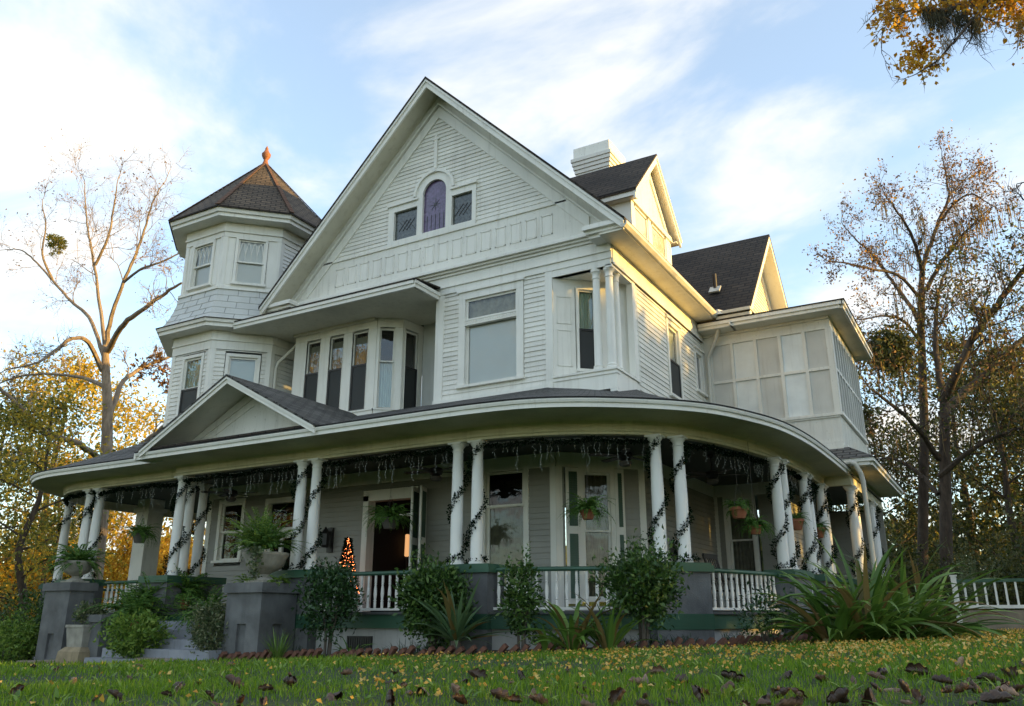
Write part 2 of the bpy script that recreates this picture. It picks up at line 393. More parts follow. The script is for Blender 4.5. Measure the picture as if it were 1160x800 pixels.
        return reg(o, origin)
# ================================================================== THE HOUSE
HOUSE = thing('victorian_house', 'big white clapboard house with steep front gable, corner turret and curved wraparound porch', 'house', (-10.5, 18, 0))
def hp(mb, name, mat, parent=None, **k): return mb.build(name, mat, parent or HOUSE, **k)
GAB_X, GAB_Z, SLOPE = -10.5, 13.04, 1.014          # ridge of the front gable

def window(fr, u0, u1, z0, z1, split=None, cas=.11, pane='window_glass', back='sheer_curtain', low_back=None, screen=False,
           screen_up=False, head=True, sill=True, rail=.05, parent=None, deep=.5, folds=True, lattice=False, name='window', frame_mat='trim_paint', back_top=None, dark_top=0):
    """casing proud of the siding, two sashes, panes, what hangs behind them, and the dark room"""
    m = MB()
    for a, b in ((u0 - cas, u0), (u1, u1 + cas)): m.fb(fr, a, b, -.06, .040, z0, z1)
    m.fb(fr, u0 - cas, u1 + cas, -.06, .043, z1, z1 + cas)
    if head: m.fb(fr, u0 - cas - .04, u1 + cas + .04, -.02, .085, z1 + cas, z1 + cas + .05)
    if sill: m.fb(fr, u0 - cas - .03, u1 + cas + .03, -.06, .095, z0 - .06, z0)
    else: m.fb(fr, u0 - cas, u1 + cas, -.06, .043, z0 - cas, z0)
    w = hp(m, name, frame_mat)
    zs = split if split else None
    sash = MB(); r = rail
    def ring(a, b, c, d, n0, n1):
        sash.fb(fr, a, a + r, n0, n1, c, d); sash.fb(fr, b - r, b, n0, n1, c, d)
        sash.fb(fr, a + r, b - r, n0, n1, c, c + r); sash.fb(fr, a + r, b - r, n0, n1, d - r, d)
    if zs:
        ring(u0, u1, zs - .02, z1, -.055, -.015); ring(u0, u1, z0, zs + .02, -.09, -.057)
    else: ring(u0, u1, z0, z1, -.07, -.02)
    sash.build('sash', frame_mat, w)
    if zs:
        p = MB(); p.quad(fr.p(u0 + r, -.035, zs), fr.p(u1 - r, -.035, zs), fr.p(u1 - r, -.035, z1 - r), fr.p(u0 + r, -.035, z1 - r)); p.build('pane', pane, w)
        p = MB(); p.quad(fr.p(u0 + r, -.072, z0 + r), fr.p(u1 - r, -.072, z0 + r), fr.p(u1 - r, -.072, zs), fr.p(u0 + r, -.072, zs)); p.build('pane', pane, w)
    else:
        p = MB(); p.quad(fr.p(u0 + r, -.045, z0 + r), fr.p(u1 - r, -.045, z0 + r), fr.p(u1 - r, -.045, z1 - r), fr.p(u0 + r, -.045, z1 - r)); p.build('pane', pane, w)
    if lattice and zs:                                    # interlaced arches in the upper sash
        l = MB(); nn = 4; wd = (u1 - u0 - 2 * r) / nn; H = min(.34, z1 - zs - .15)
        for i in range(nn):
            for s in (-1, 1):
                pts = []
                for k in range(7):
                    t = k / 6; uu = u0 + r + wd * (i + .5) + s * wd * .5 * (1 - t) ** 1.0 * 1
                    zz = z1 - r - .02 - H * (1 - math.sin(t * math.pi / 2))
                    pts.append(fr.p(uu, -.03, zz))
                for a, b in zip(pts, pts[1:]): l.bar(a, b, .014, .02)
            if i: l.fb(fr, u0 + r + wd * i - .006, u0 + r + wd * i + .006, -.04, -.022, zs + .05, z1 - r - H)
        l.build('tracery', frame_mat, w)
    def cloth(c0, c1, mat):
        if mat is None: return
        c = MB(); k = 28 if folds and mat not in ('blind_white', 'interior_dark') else 1
        A = []; B = []
        for i in range(k + 1):
            t = i / k; d = -.10 + (.020 * math.sin(t * 7 * 2 * math.pi + .5 * math.sin(t * 9)) if k > 1 else 0)
            A.append(fr.p(u0 + (u1 - u0) * t, d, c0)); B.append(fr.p(u0 + (u1 - u0) * t, d, c1))
        c.loft(A, B); c.build('curtain' if k > 1 else 'blind', mat, w, smooth=True)
    if low_back is not None and zs:
        cloth(zs, z1 - dark_top, back if back_top is None else back_top); cloth(z0, zs, low_back if low_back else None)
    else: cloth(z0, z1 - dark_top, back)
    if screen and zs:
        s = MB(); fw = .045
        s.fb(fr, u0, u0 + fw, -.01, .022, z0, zs); s.fb(fr, u1 - fw, u1, -.01, .022, z0, zs)
        s.fb(fr, u0 + fw, u1 - fw, -.01, .022, z0, z0 + fw); s.fb(fr, u0 + fw, u1 - fw, -.01, .022, zs - fw, zs)
        so = s.build('screen_frame', 'black_metal', w)
        s = MB(); s.fb(fr, u0 + fw, u1 - fw, .002, .006, z0 + fw, zs - fw); s.build('screen', 'screen_mesh', so)
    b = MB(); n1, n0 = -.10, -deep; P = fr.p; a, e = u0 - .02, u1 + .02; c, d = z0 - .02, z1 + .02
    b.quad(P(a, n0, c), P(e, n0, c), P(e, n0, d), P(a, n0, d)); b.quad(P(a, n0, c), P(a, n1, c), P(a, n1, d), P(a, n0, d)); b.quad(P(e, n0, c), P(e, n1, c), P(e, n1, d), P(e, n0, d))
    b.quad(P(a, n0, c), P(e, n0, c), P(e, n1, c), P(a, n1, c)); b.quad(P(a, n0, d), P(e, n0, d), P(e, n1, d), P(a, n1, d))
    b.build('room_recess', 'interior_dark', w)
    return w

# ---------------------------------------------------------------- second floor, front
m = MB()
m.siding(FRONT, 5.06, 7.55, (-10.2, -7.60), holes=[(-9.80, -8.12, 5.26, 7.50)])
hp(m, 'upper_front_wall', 'white_paint')
m = MB()
m.siding(SIDE, 4.60, 7.42, (15.80, 20.62), holes=[(17.74 - .02, 18.67 + .02, 5.36, 7.3), (19.80, 20.46, 5.88, 7.06)])
hp(m, 'upper_side_wall', 'white_paint')
m = MB()                                                   # corner boards, belt board, alcove trim
m.fb(FRONT, -10.42, -7.43, -.10, .075, 4.90, 5.055)
hp(m, 'belt_board', 'trim_paint')
for fr_, a_, b_, n_, z_, t_ in ((FRONT, -10.42, -10.2, .035, 5.05, 7.55), (FRONT, -7.60, -7.43, .038, 5.05, 7.55), (SIDE, 15.62, 15.80, .036, 4.70, 7.42), (SIDE, 20.50, 20.60, .034, 4.70, 7.42)):
    m = MB(); m.fb(fr_, a_, b_, -.10, n_, z_, t_); hp(m, 'corner_board', 'trim_paint')
m = MB()                                                   # entablature under the gable
m.fb(FRONT, -14.92, -6.05, -.10, .050, 7.55, 7.70); m.fb(FRONT, -14.92, -6.05, -.10, .085, 7.70, 7.735); m.fb(FRONT, -14.92, -6.05, -.10, .055, 7.735, 7.96)
m.fb(SIDE, 14.602, 20.55, -.10, .050, 7.42, 7.86); m.fb(SIDE, 14.602, 20.55, -.10, .075, 7.42, 7.46)
hp(m, 'entablature', 'trim_paint')
m = MB()
for k, (n, z0, z1) in enumerate(((.10, 7.96, 8.02), (.16, 8.02, 8.07), (.23, 8.07, 8.13), (.18, 8.13, 8.18))):
    m.fb(FRONT, -14.6, -6.42, -.05, n, z0, z1)
for x0, x1 in ((-6.45, -5.56), (-15.44, -14.55)):          # cornice returns
    for e, (n, z0, z1) in enumerate(((.42, 7.88, 7.95), (.50, 7.95, 8.02), (.58, 8.02, 8.10), (.53, 8.10, 8.145))):
        d = n - .58; m.fb(FRONT, x0 - d * .5 if x0 > -10 else x0, x1 if x0 > -10 else x1 + d * .5, -.05, n, z0, z1)
hp(m, 'cornice', 'trim_paint')
m = MB(); m.prism(FRONT, [(-14.85, 8.16), (-6.15, 8.16), (-6.25, 8.40), (-7.02, 9.12), (-13.98, 9.12), (-14.75, 8.40)], -.06, .02); m.fb(FRONT, -13.98, -7.05, -.06, .055, 9.10, 9.14)
hp(m, 'frieze', 'white_paint')
fz = []
m0 = MB()
u = -13.42; w_ = .275
for i in range(16):
    hgt = min(8.90, GAB_Z - .95 - SLOPE * (abs(u - GAB_X) + .05) + 0)
    p = MB(); top = 8.90
    a, b = u - w_ / 2, u + w_ / 2
    for (q, r_, s, t) in ((a, a + .022, 8.42, top), (b - .022, b, 8.42, top), (a, b, 8.42, 8.442), (a, b, top - .022, top)): p.fb(FRONT, q, r_, .015, .034, s, t)
    p.fb(FRONT, a + .04, b - .04, .012, .024, 8.46, top - .04)
    hp(p, 'frieze_panel', 'trim_paint')
    u += .392
# gable field
m = MB()
fspan = lambda z: (GAB_X - (12.42 - z) / 1.02, GAB_X + (12.42 - z) / 1.02) if z < 12.35 else None
m.siding(FRONT, 9.14, 12.4, fspan, holes=[(-11.93, -9.37, 9.16, 10.25), (-11.08, -10.04, 9.16, 10.52), (-10.98, -10.14, 10.5, 10.70), (-10.86, -10.26, 10.7, 10.80)], lap=.105)
hp(m, 'gable_wall', 'white_paint')
# gable windows: arched violet light between two small square ones
m = MB()
m.fb(FRONT, -11.93, -9.37, -.05, .055, 9.14, 9.26)
for a, b in ((-11.93, -11.76), (-11.06, -10.90), (-10.22, -10.05), (-9.48, -9.37)): m.fb(FRONT, a, b, -.05, .05, 9.26, 10.06)
for a, b in ((-11.93, -11.06), (-10.05, -9.37)):
    m.fb(FRONT, a, b, -.05, .048, 10.04, 10.20); m.fb(FRONT, a - .03, b + .03, -.02, .095, 10.20, 10.25)
cx, cz = -10.56, 10.28
def arch(r0, r1, n0, n1, a0=0, a1=math.pi, k=20):
    for i in range(k):
        t0 = a0 + (a1 - a0) * i / k; t1 = a0 + (a1 - a0) * (i + 1) / k
        m.prism(FRONT, [(cx + r0 * math.cos(t0), cz + r0 * math.sin(t0)), (cx + r1 * math.cos(t0), cz + r1 * math.sin(t0)), (cx + r1 * math.cos(t1), cz + r1 * math.sin(t1)), (cx + r0 * math.cos(t1), cz + r0 * math.sin(t1))], n0, n1)
arch(.34, .53, -.05, .052); arch(.53, .60, -.05, .10)
m.fb(FRONT, -11.10, -10.90, -.05, .051, 10.06, 10.28); m.fb(FRONT, -10.22, -10.03, -.05, .051, 10.06, 10.28)
m.fb(FRONT, cx - .05, cx + .05, -.02, .12, 10.80, 10.92)
gw = hp(m, 'gable_window', 'trim_paint')
m = MB(); m.fb(FRONT, cx - .045, cx + .045, -.03, .06, 10.92, 11.72); m.fb(FRONT, cx - .10, cx + .10, -.03, .065, 11.72, 11.76); m.fb(FRONT, cx - .03, cx + .03, -.03, .055, 11.76, 11.86)
m.build('gable_pendant', 'trim_paint', gw)
m = MB(); ap = [(-10.90, 9.26), (-10.22, 9.26)] + [(cx + .34 * math.cos(t), cz + .34 * math.sin(t)) for t in np.linspace(0, math.pi, 15)]
m.prism(FRONT, ap, -.06, -.02); m.build('stained_pane', 'stained_violet', gw)
m = MB()
for k in range(8):
    t = k * math.pi / 4; m.prism(FRONT, [(cx + .02 * math.cos(t - .5), 9.98 + .02 * math.sin(t - .5)), (cx + .16 * math.cos(t), 9.98 + .16 * math.sin(t)), (cx + .02 * math.cos(t + .5), 9.98 + .02 * math.sin(t + .5))], -.02, -.012)
for k in range(5): m.fb(FRONT, -10.80 + k * .12, -10.79 + k * .12, -.02, -.012, 9.28, 9.72)
arch(.325, .345, -.02, -.005); m.build('lead_tracery', 'lead_came', gw)
for a, b in ((-11.76, -11.06), (-10.05, -9.48)):
    m = MB(); m.fb(FRONT, a, b, -.06, -.025, 9.26, 10.04); o = m.build('stained_pane', 'stained_green', gw)
    m = MB(); c = (a + b) / 2
    for s in (-1, 1):
        for q in (-.12, 0., .12): m.bar(FRONT.p(c - .12 + q, -.02, 9.65 - .14 * s), FRONT.p(c + .12 + q, -.02, 9.65 + .14 * s), .012, .012)
    m.build('lead_tracery', 'lead_came', gw)
# main roof: soffit boards under shingles, raking boards
YB = 25.2
def slab(mb, x0, z0, x1, z1, y0, y1, t):
    return mb.hexa([(x0, y0, z0), (x1, y0, z1), (x1, y1, z1), (x0, y1, z0), (x0, y0, z0 + t), (x1, y0, z1 + t), (x1, y1, z1 + t), (x0, y1, z0 + t)])
m = MB()
for s in (-1, 1): slab(m, GAB_X + s * 5.02, GAB_Z - SLOPE * 5.02 + .05, GAB_X, GAB_Z + .05, 13.93, YB, .06)
rf = hp(m, 'main_roof', 'brown_shingle')
m = MB()
for s in (-1, 1):
    slab(m, GAB_X + s * 4.95, GAB_Z - SLOPE * 4.95 - .03, GAB_X, GAB_Z - .03, 14.03, 14.62, .075)
m.build('gable_soffit', 'soffit_paint', rf)
m = MB()
for s in (-1, 1):
    slab(m, GAB_X + s * 4.97, GAB_Z - SLOPE * 4.97 - .17, GAB_X, GAB_Z - .17, 13.98, 14.03, .215)
    slab(m, GAB_X + s * 4.99, GAB_Z - SLOPE * 4.99 - .02, GAB_X, GAB_Z - .02, 13.945, 13.98, .065)
m.build('barge_board', 'trim_paint', rf)
m = MB()
for s in (-1, 1): slab(m, GAB_X + s * 3.98, GAB_Z - SLOPE * 3.98 - .70, GAB_X, GAB_Z - .70, 14.545, 14.63, .30); slab(m, GAB_X + s * 4.6, GAB_Z - SLOPE * 4.6 - .36, GAB_X, GAB_Z - .36, 14.49, 14.63, .06)
m.build('rake_trim', 'trim_paint', rf)
m = MB()                                                   # filler between rake trim and roof
for s in (-1, 1): slab(m, GAB_X + s * 4.7, GAB_Z - SLOPE * 4.7 - .40, GAB_X, GAB_Z - .40, 14.57, 14.66, .40)
m.build('gable_filler', 'white_paint', rf)
# side eaves: flat soffit, gutter
m = MB(); m.box(-6.08, -5.56, 14.03, 20.62, 7.845, 7.88); hp(m, 'side_soffit', 'soffit_paint')
m = MB()
pr = [(-5.58, 7.86), (-5.50, 7.86), (-5.445, 7.92), (-5.44, 7.985), (-5.465, 7.985), (-5.475, 7.93), (-5.58, 7.93)]
FRY = Fr((0, 0, 0), (1, 0), (0, -1))
m.prism(FRY, pr, -20.35, -13.95)
hp(m, 'gutter', 'downpipe_paint')
m = MB(); m.box(-15.4, -14.9, 14.03, 20, 7.845, 7.88); m.box(-15.5, -15.42, 13.97, 20, 7.84, 7.98); hp(m, 'side_soffit', 'soffit_paint')
# big second-floor window with the dentilled transom bar
w = window(FRONT, -9.62, -8.30, 5.32, 7.32, split=6.80, cas=.17, back='lace_curtain', low_back='blind_white', pane='clear_pane', rail=.05)
m = MB(); m.fb(FRONT, -9.62, -8.30, -.06, .03, 6.72, 6.80); m.fb(FRONT, -9.62, -8.30, -.06, .045, 6.80, 6.84); m.fb(FRONT, -9.62, -8.30, -.06, .05, 6.69, 6.72)
for i in range(22): m.fb(FRONT, -9.60 + i * .059, -9.572 + i * .059, .028, .045, 6.735, 6.79)
m.build('transom_bar', 'trim_paint', w)
window(SIDE, 17.84, 18.57, 5.40, 7.14, split=6.28, back='sheer_curtain', low_back='', screen=True)
window(SIDE, 19.90, 20.36, 5.98, 6.98, back=None)
# ---------------------------------------------------------------- corner alcove with three little columns
CH, CHL = edge_frame((-7.43, 14.6), (-6.08, 15.85))
m = MB()
m.fb(CH, -.05, .48, -.08, .0, 5.15, 7.40); m.fb(CH, .98, CHL + .05, -.08, .0, 5.15, 7.40); m.fb(CH, .48, .98, -.08, .001, 7.22, 7.40)
m.fb(CH, .48, .98, -.08, .001, 5.15, 5.32)
hp(m, 'alcove_wall', 'trim_paint')
m = MB()
for z0, z1 in ((5.45, 6.25), (6.38, 7.0)):
    for (a, b, c, d) in ((.08, .105, z0, z1), (.375, .40, z0, z1), (.08, .40, z0, z0 + .025), (.08, .40, z1 - .025, z1)): m.fb(CH, a, b, .0, .012, c, d)
hp(m, 'alcove_panel', 'white_paint')
window(CH, .55, .92, 5.40, 7.18, split=6.30, cas=.05, back='green_curtain', low_back='', screen=True, head=False, rail=.03, name='alcove_window')
m = MB()
m.quad((-7.43, 14.6, 7.40), (-6.08, 14.6, 7.40), (-6.08, 15.9, 7.40))
m.fb(FRONT, -7.43, -6.08, -.12, .03, 7.40, 7.55); m.fb(SIDE, 14.57, 15.62, -.12, .03, 7.36, 7.425)
hp(m, 'alcove_head', 'trim_paint')
m = MB()
tri = [(-7.45, 14.52), (-6.00, 14.52), (-6.00, 15.80)]
vs = [(x, y, 5.16) for x, y in tri] + [(x, y, 5.20) for x, y in tri]; m.add(vs, [(2, 1, 0), (3, 4, 5), (0, 1, 4, 3), (1, 2, 5, 4), (2, 0, 3, 5)])
m.fb(FRONT, -7.43, -6.03, -.10, .045, 4.78, 5.16); m.fb(FRONT, -7.43, -6.01, -.10, .065, 5.08, 5.12)
m.fb(SIDE, 14.56, 15.64, -.10, .048, 4.72, 5.16)
hp(m, 'alcove_sill', 'trim_paint')
for (x, y, r) in ((-6.46, 14.68, .084), (-6.18, 14.70, .088), (-6.17, 15.02, .074)):
    m = MB(); m.lathe((x, y, 5.20), [(r * 1.45, 0), (r * 1.45, .05), (r * 1.2, .07), (r * 1.3, .10), (r * 1.02, .13), (r, .8), (r * .88, 1.98), (r * 1.05, 1.99), (r * 1.05, 2.01), (r * .9, 2.03), (r * .95, 2.09), (r * 1.25, 2.13), (r * 1.35, 2.135), (r * 1.35, 2.205)], 18)
    hp(m, 'alcove_column', 'trim_paint', smooth=True)
# ---------------------------------------------------------------- recessed bow of five windows
BAYC = [(-15.0, 14.85), (-12.35, 14.85)]
d4 = np.array((.82, .57)); d4 /= np.linalg.norm(d4)
p3 = np.array(BAYC[1]) + d4 * .62; d5 = np.array((.09, 1.)); d5 /= np.linalg.norm(d5); p4 = p3 + d5 * .72
B1, L1 = edge_frame(*BAYC); B4, L4 = edge_frame(BAYC[1], p3); B5, L5 = edge_frame(p3, p4)
wins1 = [(.40, .86), (1.17, 1.62), (1.91, 2.40)]
m = MB()
Z0, Z1 = 5.22, 7.20
edges = [-.02] + [v for a, b in wins1 for v in (a, b)] + [2.65]
for a, b in zip(edges[::2], edges[1::2]): m.fb(B1, a, b, -.14, .02, 4.95, 7.24)
for fr, ln, (a, b) in ((B4, L4, (.07, .43)), (B5, L5, (.08, .54))):
    m.fb(fr, 0, a, -.12, .02, 4.95, 7.24); m.fb(fr, b, ln, -.12, .02, 4.95, 7.24)
for fr, ln in ((B1, 2.65), (B4, L4), (B5, L5)):
    m.fb(fr, 0, ln, -.12, .03, 7.235, 7.46); m.fb(fr, 0, ln, -.12, .05, 5.0, 5.20); m.fb(fr, 0, ln, -.02, .075, 5.16, 5.20)
hp(m, 'bow_wall', 'trim_paint')
m = MB(); m.fb(Fr((-10.42, 0, 0), (0, 1), (-1, 0)), 14.62, 16.4, -.05, 0, 5., 7.5); hp(m, 'recess_wall', 'trim_paint')
m = MB(); m.fb(Fr((0, 15.9, 0), (1, 0), (0, -1)), -11.7, -10.4, 0, .05, 4.9, 7.5); hp(m, 'recess_wall', 'grey_shake_paint')
for (a, b) in wins1: window(B1, a, b, Z0, Z1, split=6.36, cas=.001, back='lace_curtain', low_back='', screen=True, head=False, sill=False, rail=.035, name='bow_window', dark_top=.10)
window(B4, .07, .43, Z0, Z1, split=6.38, cas=.001, back=None, low_back='sheer_curtain', head=False, sill=False, rail=.035, pane='pale_glass', name='bow_window')
window(B5, .08, .54, Z0, Z1, split=6.30, cas=.001, back=None, low_back='', screen=True, head=False, sill=False, rail=.035, name='bow_window')
# its deep eave, running on to the turret
m = MB()
m.add([(-10.40, 13.68, 7.455), (-16.2, 13.68, 7.455), (-16.2, 15.4, 7.455), (-10.40, 15.9, 7.455)], [(0, 1, 2, 3)])
m.fb(Fr((0, 14.86, 0), (1, 0), (0, -1)), -15.0, -12.35, -.02, .14, 7.40, 7.455)
hp(m, 'bow_soffit', 'soffit_paint')
m = MB()
m.box(-16.0, -10.38, 13.62, 13.68, 7.45, 7.60); m.box(-16.0, -10.36, 13.585, 13.62, 7.535, 7.61)
m.box(-10.38, -10.33, 13.62, 14.56, 7.45, 7.60); m.box(-10.33, -10.30, 13.60, 14.56, 7.535, 7.61)
hp(m, 'bow_fascia', 'trim_paint')
m = MB()
m.hexa([(-16.0, 13.57, 7.612), (-10.28, 13.57, 7.612), (-10.28, 14.64, 7.72), (-16.0, 15.2, 7.78), (-16.0, 13.57, 7.64), (-10.28, 13.57, 7.64), (-10.28, 14.64, 7.76), (-16.0, 15.2, 7.82)])
hp(m, 'bow_roof', 'brown_shingle')
# dark siding between turret and bow
m = MB(); m.siding(Fr((0, 15.6, 0), (1, 0), (0, -1)), 4.6, 7.5, (-15.75, -14.85)); hp(m, 'recess_wall', 'grey_shake_paint')
m = MB(); m.tube([(-15.1, 14.95, 7.25), (-15.2, 14.90, 7.12), (-15.48, 14.74, 6.78), (-15.53, 14.72, 6.62), (-15.53, 14.72, 4.7)], .045, 10); hp(m, 'downspout', 'downpipe_paint', smooth=True)
# ---------------------------------------------------------------- turret
TC = (-17.35, 15.3); T8 = math.tan(math.pi / 8)
def octo(ap, z, c=TC):
    r = ap / math.cos(math.pi / 8)
    return [(c[0] + r * math.cos(math.pi / 8 + k * math.pi / 4 - math.pi * .75), c[1] + r * math.sin(math.pi / 8 + k * math.pi / 4 - math.pi * .75), z) for k in range(8)]
def tface(k, ap):      # k=0 looks to the front, 1 front right, 2 right ...
    a, b = octo(ap, 0)[k], octo(ap, 0)[(k + 1) % 8]
    return edge_frame(a[:2], b[:2])
def oring(mb, prof):
    """prof: list of (apothem, z), outside first; closed band of quads"""
    rings = [octo(a, z) for a, z in prof]; k = len(mb.v)
    for r in rings: mb.v += r
    for i in range(len(rings) - 1):
        for j in range(8): mb.f.append((k + i * 8 + j, k + i * 8 + (j + 1) % 8, k + (i + 1) * 8 + (j + 1) % 8, k + (i + 1) * 8 + j))
# face 0 of octo(): between vertices 0 and 1 -> check orientation below
AP = 1.75
def oct_idx():
    best = 0
    for k in range(8):
        f, l = tface(k, AP)
        if f.n[1] < -.99: best = k
    return best
K0 = oct_idx()
TF = [tface((K0 + j) % 8, AP) for j in range(8)]
lo_w = {0: (.50, 1.14, 5.3, 6.86), 1: (.44, 1.13, 5.3, 6.84), 7: (.4, 1.05, 5.3, 6.84)}
up_w = {0: (.34, 1.06, 8.86, 10.06), 1: (.37, 1.05, 8.86, 10.10), 7: (.37, 1.05, 8.86, 10.1)}
gf_w = {1: (.70, 1.20, 1.5, 3.10)}
m = MB()
for j, (f, l) in enumerate(TF):
    w_ = lo_w.get(j); h = [(w_[0] - .1, w_[1] + .1, w_[2] - .05, w_[3] + .1)] if w_ else []
    m.siding(f, 4.45, 7.0, (.10, l - .10), holes=h)
TW = hp(m, 'turret_wall', 'white_paint')
m = MB(); m2 = MB()
for j, (f, l) in enumerate(TF):
    for a, b in ((-.012, .10), (l - .10, l + .012)): m2.fb(f, a, b, -.05, .028, 4.45, 7.02); m.fb(f, a, b, -.05, .028, 8.68, 10.14)
    m2.fb(f, -.02, l + .02, -.05, .035, 7.02, 7.24); m2.fb(f, -.02, l + .02, -.05, .07, 7.24, 7.29); m2.fb(f, -.02, l + .02, -.05, .045, 7.29, 7.52)
    m.fb(f, -.03, l + .03, -.05, .085, 8.64, 8.71)
    m.fb(f, -.02, l + .02, -.05, .035, 10.14, 10.28); m.fb(f, -.03, l + .03, -.05, .075, 10.28, 10.33); m.fb(f, -.02, l + .02, -.05, .05, 10.33, 10.56)
    if j in up_w:
        a, b = up_w[j][:2]
        m.fb(f, .10, a - .08, -.05, .0, 8.7, 10.14); m.fb(f, b + .08, l - .10, -.05, .0, 8.7, 10.14)
        m.fb(f, a - .09, b + .09, -.05, .0, 8.7, up_w[j][2]); m.fb(f, a - .09, b + .09, -.05, .0, up_w[j][3], 10.14)
        for q in ((.13, a - .13), (b + .13, l - .13)):
            if q[1] - q[0] > .03: m.fb(f, q[0], q[1], 0, .010, 8.80, 10.02)
    else: m.siding(f, 8.70, 10.14, (.10, l - .10))
hp(m, 'turret_trim', 'trim_paint'); m2.build('turret_trim', 'trim_paint', TW)
for j, (a, b, c, d) in lo_w.items():
    f = TF[j][0]; window(f, a, b, c, d, split=6.05, cas=.08, back='blind_white' if j in (1, 7) else 'green_curtain', low_back=('' if j == 0 else None), screen=(j == 0), head=False, pane='pale_glass', name='turret_window')
for j, (a, b, c, d) in up_w.items():
    window(TF[j][0], a, b, c, d, split=9.48, cas=.07, back='blind_white', head=False, rail=.04, pane='clear_pane', lattice=True, name='turret_window')
m = MB()      # lower eave
oring(m, [(1.76, 7.50), (2.16, 7.50), (2.16, 7.60), (2.21, 7.60), (2.23, 7.68), (2.15, 7.70)]); te = hp(m, 'turret_eave', 'trim_paint')
m = MB(); oring(m, [(2.25, 7.68), (2.25, 7.70), (2.12, 7.74)]); m.build('eave_edge', 'brown_shingle', te)
m = MB()      # flared shake skirt in five courses
pf = [(2.13, 7.71), (2.02, 7.90), (1.935, 8.09), (1.87, 8.28), (1.825, 8.47), (1.795, 8.66)]
for (a0, z0), (a1, z1) in zip(pf, pf[1:]): oring(m, [(a0 - .02, z0 - .012), (a0 + .012, z0), (a1 + .0, z1)])
sk = hp(m, 'turret_skirt', 'grey_shake_paint')
m = MB()
for i, ((a0, z0), (a1, z1)) in enumerate(zip(pf, pf[1:])):      # butt joints of the shakes
    for j in range(8):
        f0, l0 = tface((K0 + j) % 8, a0 + .014); f1, l1 = tface((K0 + j) % 8, a1 + .003)
        for q in ((.2, .55, .85) if i % 2 else (.35, .7)):
            A = f0.p(l0 * q, .001, z0 + .004); B = f1.p(l1 * q, .001, z1); m.bar(A, B, .008, .004)
m.build('shake_joint', 'lead_came', sk)
m = MB()
oring(m, [(1.76, 10.55), (2.17, 10.55), (2.17, 10.65), (2.22, 10.65), (2.25, 10.76), (2.2, 10.78)]); te = hp(m, 'turret_eave', 'trim_paint')
m = MB()
rings = [(2.29, 10.75), (2.29, 10.79), (1.30, 11.94), (.10, 13.36)]
oring(m, rings); tr_ = hp(m, 'turret_roof', 'tower_shingle')
m = MB()
A_, B_ = octo(2.29, 10.80), octo(.10, 13.37)
for a, b in zip(A_, B_):
    for i in range(22):
        p_, q_ = Vector(a).lerp(Vector(b), i / 22), Vector(a).lerp(Vector(b), (i + 1.12) / 22); m.bar(p_ + Vector((0, 0, .012)), q_ + Vector((0, 0, .004)), .13 * (1 - .45 * i / 22), .022)
m.build('hip_cap', 'hip_tile', tr_)
m = MB()
m.lathe((TC[0], TC[1], 13.15), [(.26, -.02), (.17, .12), (.10, .26), (.065, .36), (.06, .42), (.095, .47), (.13, .55), (.135, .61), (.10, .65), (.075, .70), (.045, .76), (.05, .80), (.02, .86), (.004, .90)], 16)
hp(m, 'finial', 'finial_clay', smooth=True)
# ---------------------------------------------------------------- chimney
m = MB(); CX0, CX1, CY0, CY1 = -8.62, -7.90, 18.9, 19.7
m.box(CX0, CX1, CY0, CY1, 9.5, 11.9)
n_ = 9
for i in range(n_):
    e = .04 + .026 * i; z = 11.75 + i * .115
    m.box(CX0 - e, CX1 + e, CY0 - e, CY1 + e, z, z + .103); m.box(CX0 - e + .02, CX1 + e - .02, CY0 - e + .02, CY1 + e - .02, z + .10, z + .118)
e = .04 + .026 * n_ - .09; z = 11.75 + n_ * .115
m.box(CX0 - e, CX1 + e, CY0 - e, CY1 + e, z, z + .33)
hp(m, 'chimney', 'white_paint')
# ---------------------------------------------------------------- dormer on the right slope
DF = Fr((-6.05, 0, 0), (0, 1), (1, 0)); DY = 17.05
m = MB(); m.fb(DF, 15.75, 18.35, -.1, 0, 8.02, 9.42); m.fb(DF, 15.75, 15.92, 0, .03, 8.02, 9.42); m.fb(DF, 16.79, 16.99, 0, .03, 8.02, 9.42); m.fb(DF, 18.0, 18.35, 0, .03, 8.02, 9.42)
m.fb(DF, 15.72, 18.38, -.05, .07, 9.42, 9.55); m.prism(DF, [(15.72, 9.55), (18.38, 9.55), (DY, 10.98)], -.1, .01)
for s in (-1, 1):
    m.prism(DF, [(DY + s * 1.05, 9.60), (DY + s * .92, 9.60), (DY, 10.58), (DY, 10.74)][::s], .01, .05)
for y, s in ((15.744, -1), (18.356, 1)): m.box(-9.0, -6.056, min(y, y - s * .1), max(y, y - s * .1), 7.9, 9.5)
dm = hp(m, 'dormer', 'trim_paint')
for a, b in ((15.95, 16.76), (17.02, 17.97)):
    m = MB(); m.quad(DF.p(a, .004, 8.3), DF.p(b, .004, 8.3), DF.p(b, .004, 9.36), DF.p(a, .004, 9.36)); m.build('dormer_pane', 'pale_glass', dm)
    m = MB()
    for q in (a, b - .05): m.fb(DF, q, q + .05, .0, .02, 8.2, 9.40)
    m.fb(DF, a, b, 0, .02, 9.35, 9.40); m.fb(DF, a, b, 0, .018, 8.80, 8.84); m.build('dormer_sash', 'trim_paint', dm)
DS = 1.06
def slab_y(mb, y0, z0, y1, z1, x0, x1, t):
    return mb.hexa([(x0, y0, z0), (x1, y0, z0), (x1, y1, z1), (x0, y1, z1), (x0, y0, z0 + t), (x1, y0, z0 + t), (x1, y1, z1 + t), (x0, y1, z1 + t)])
m = MB()
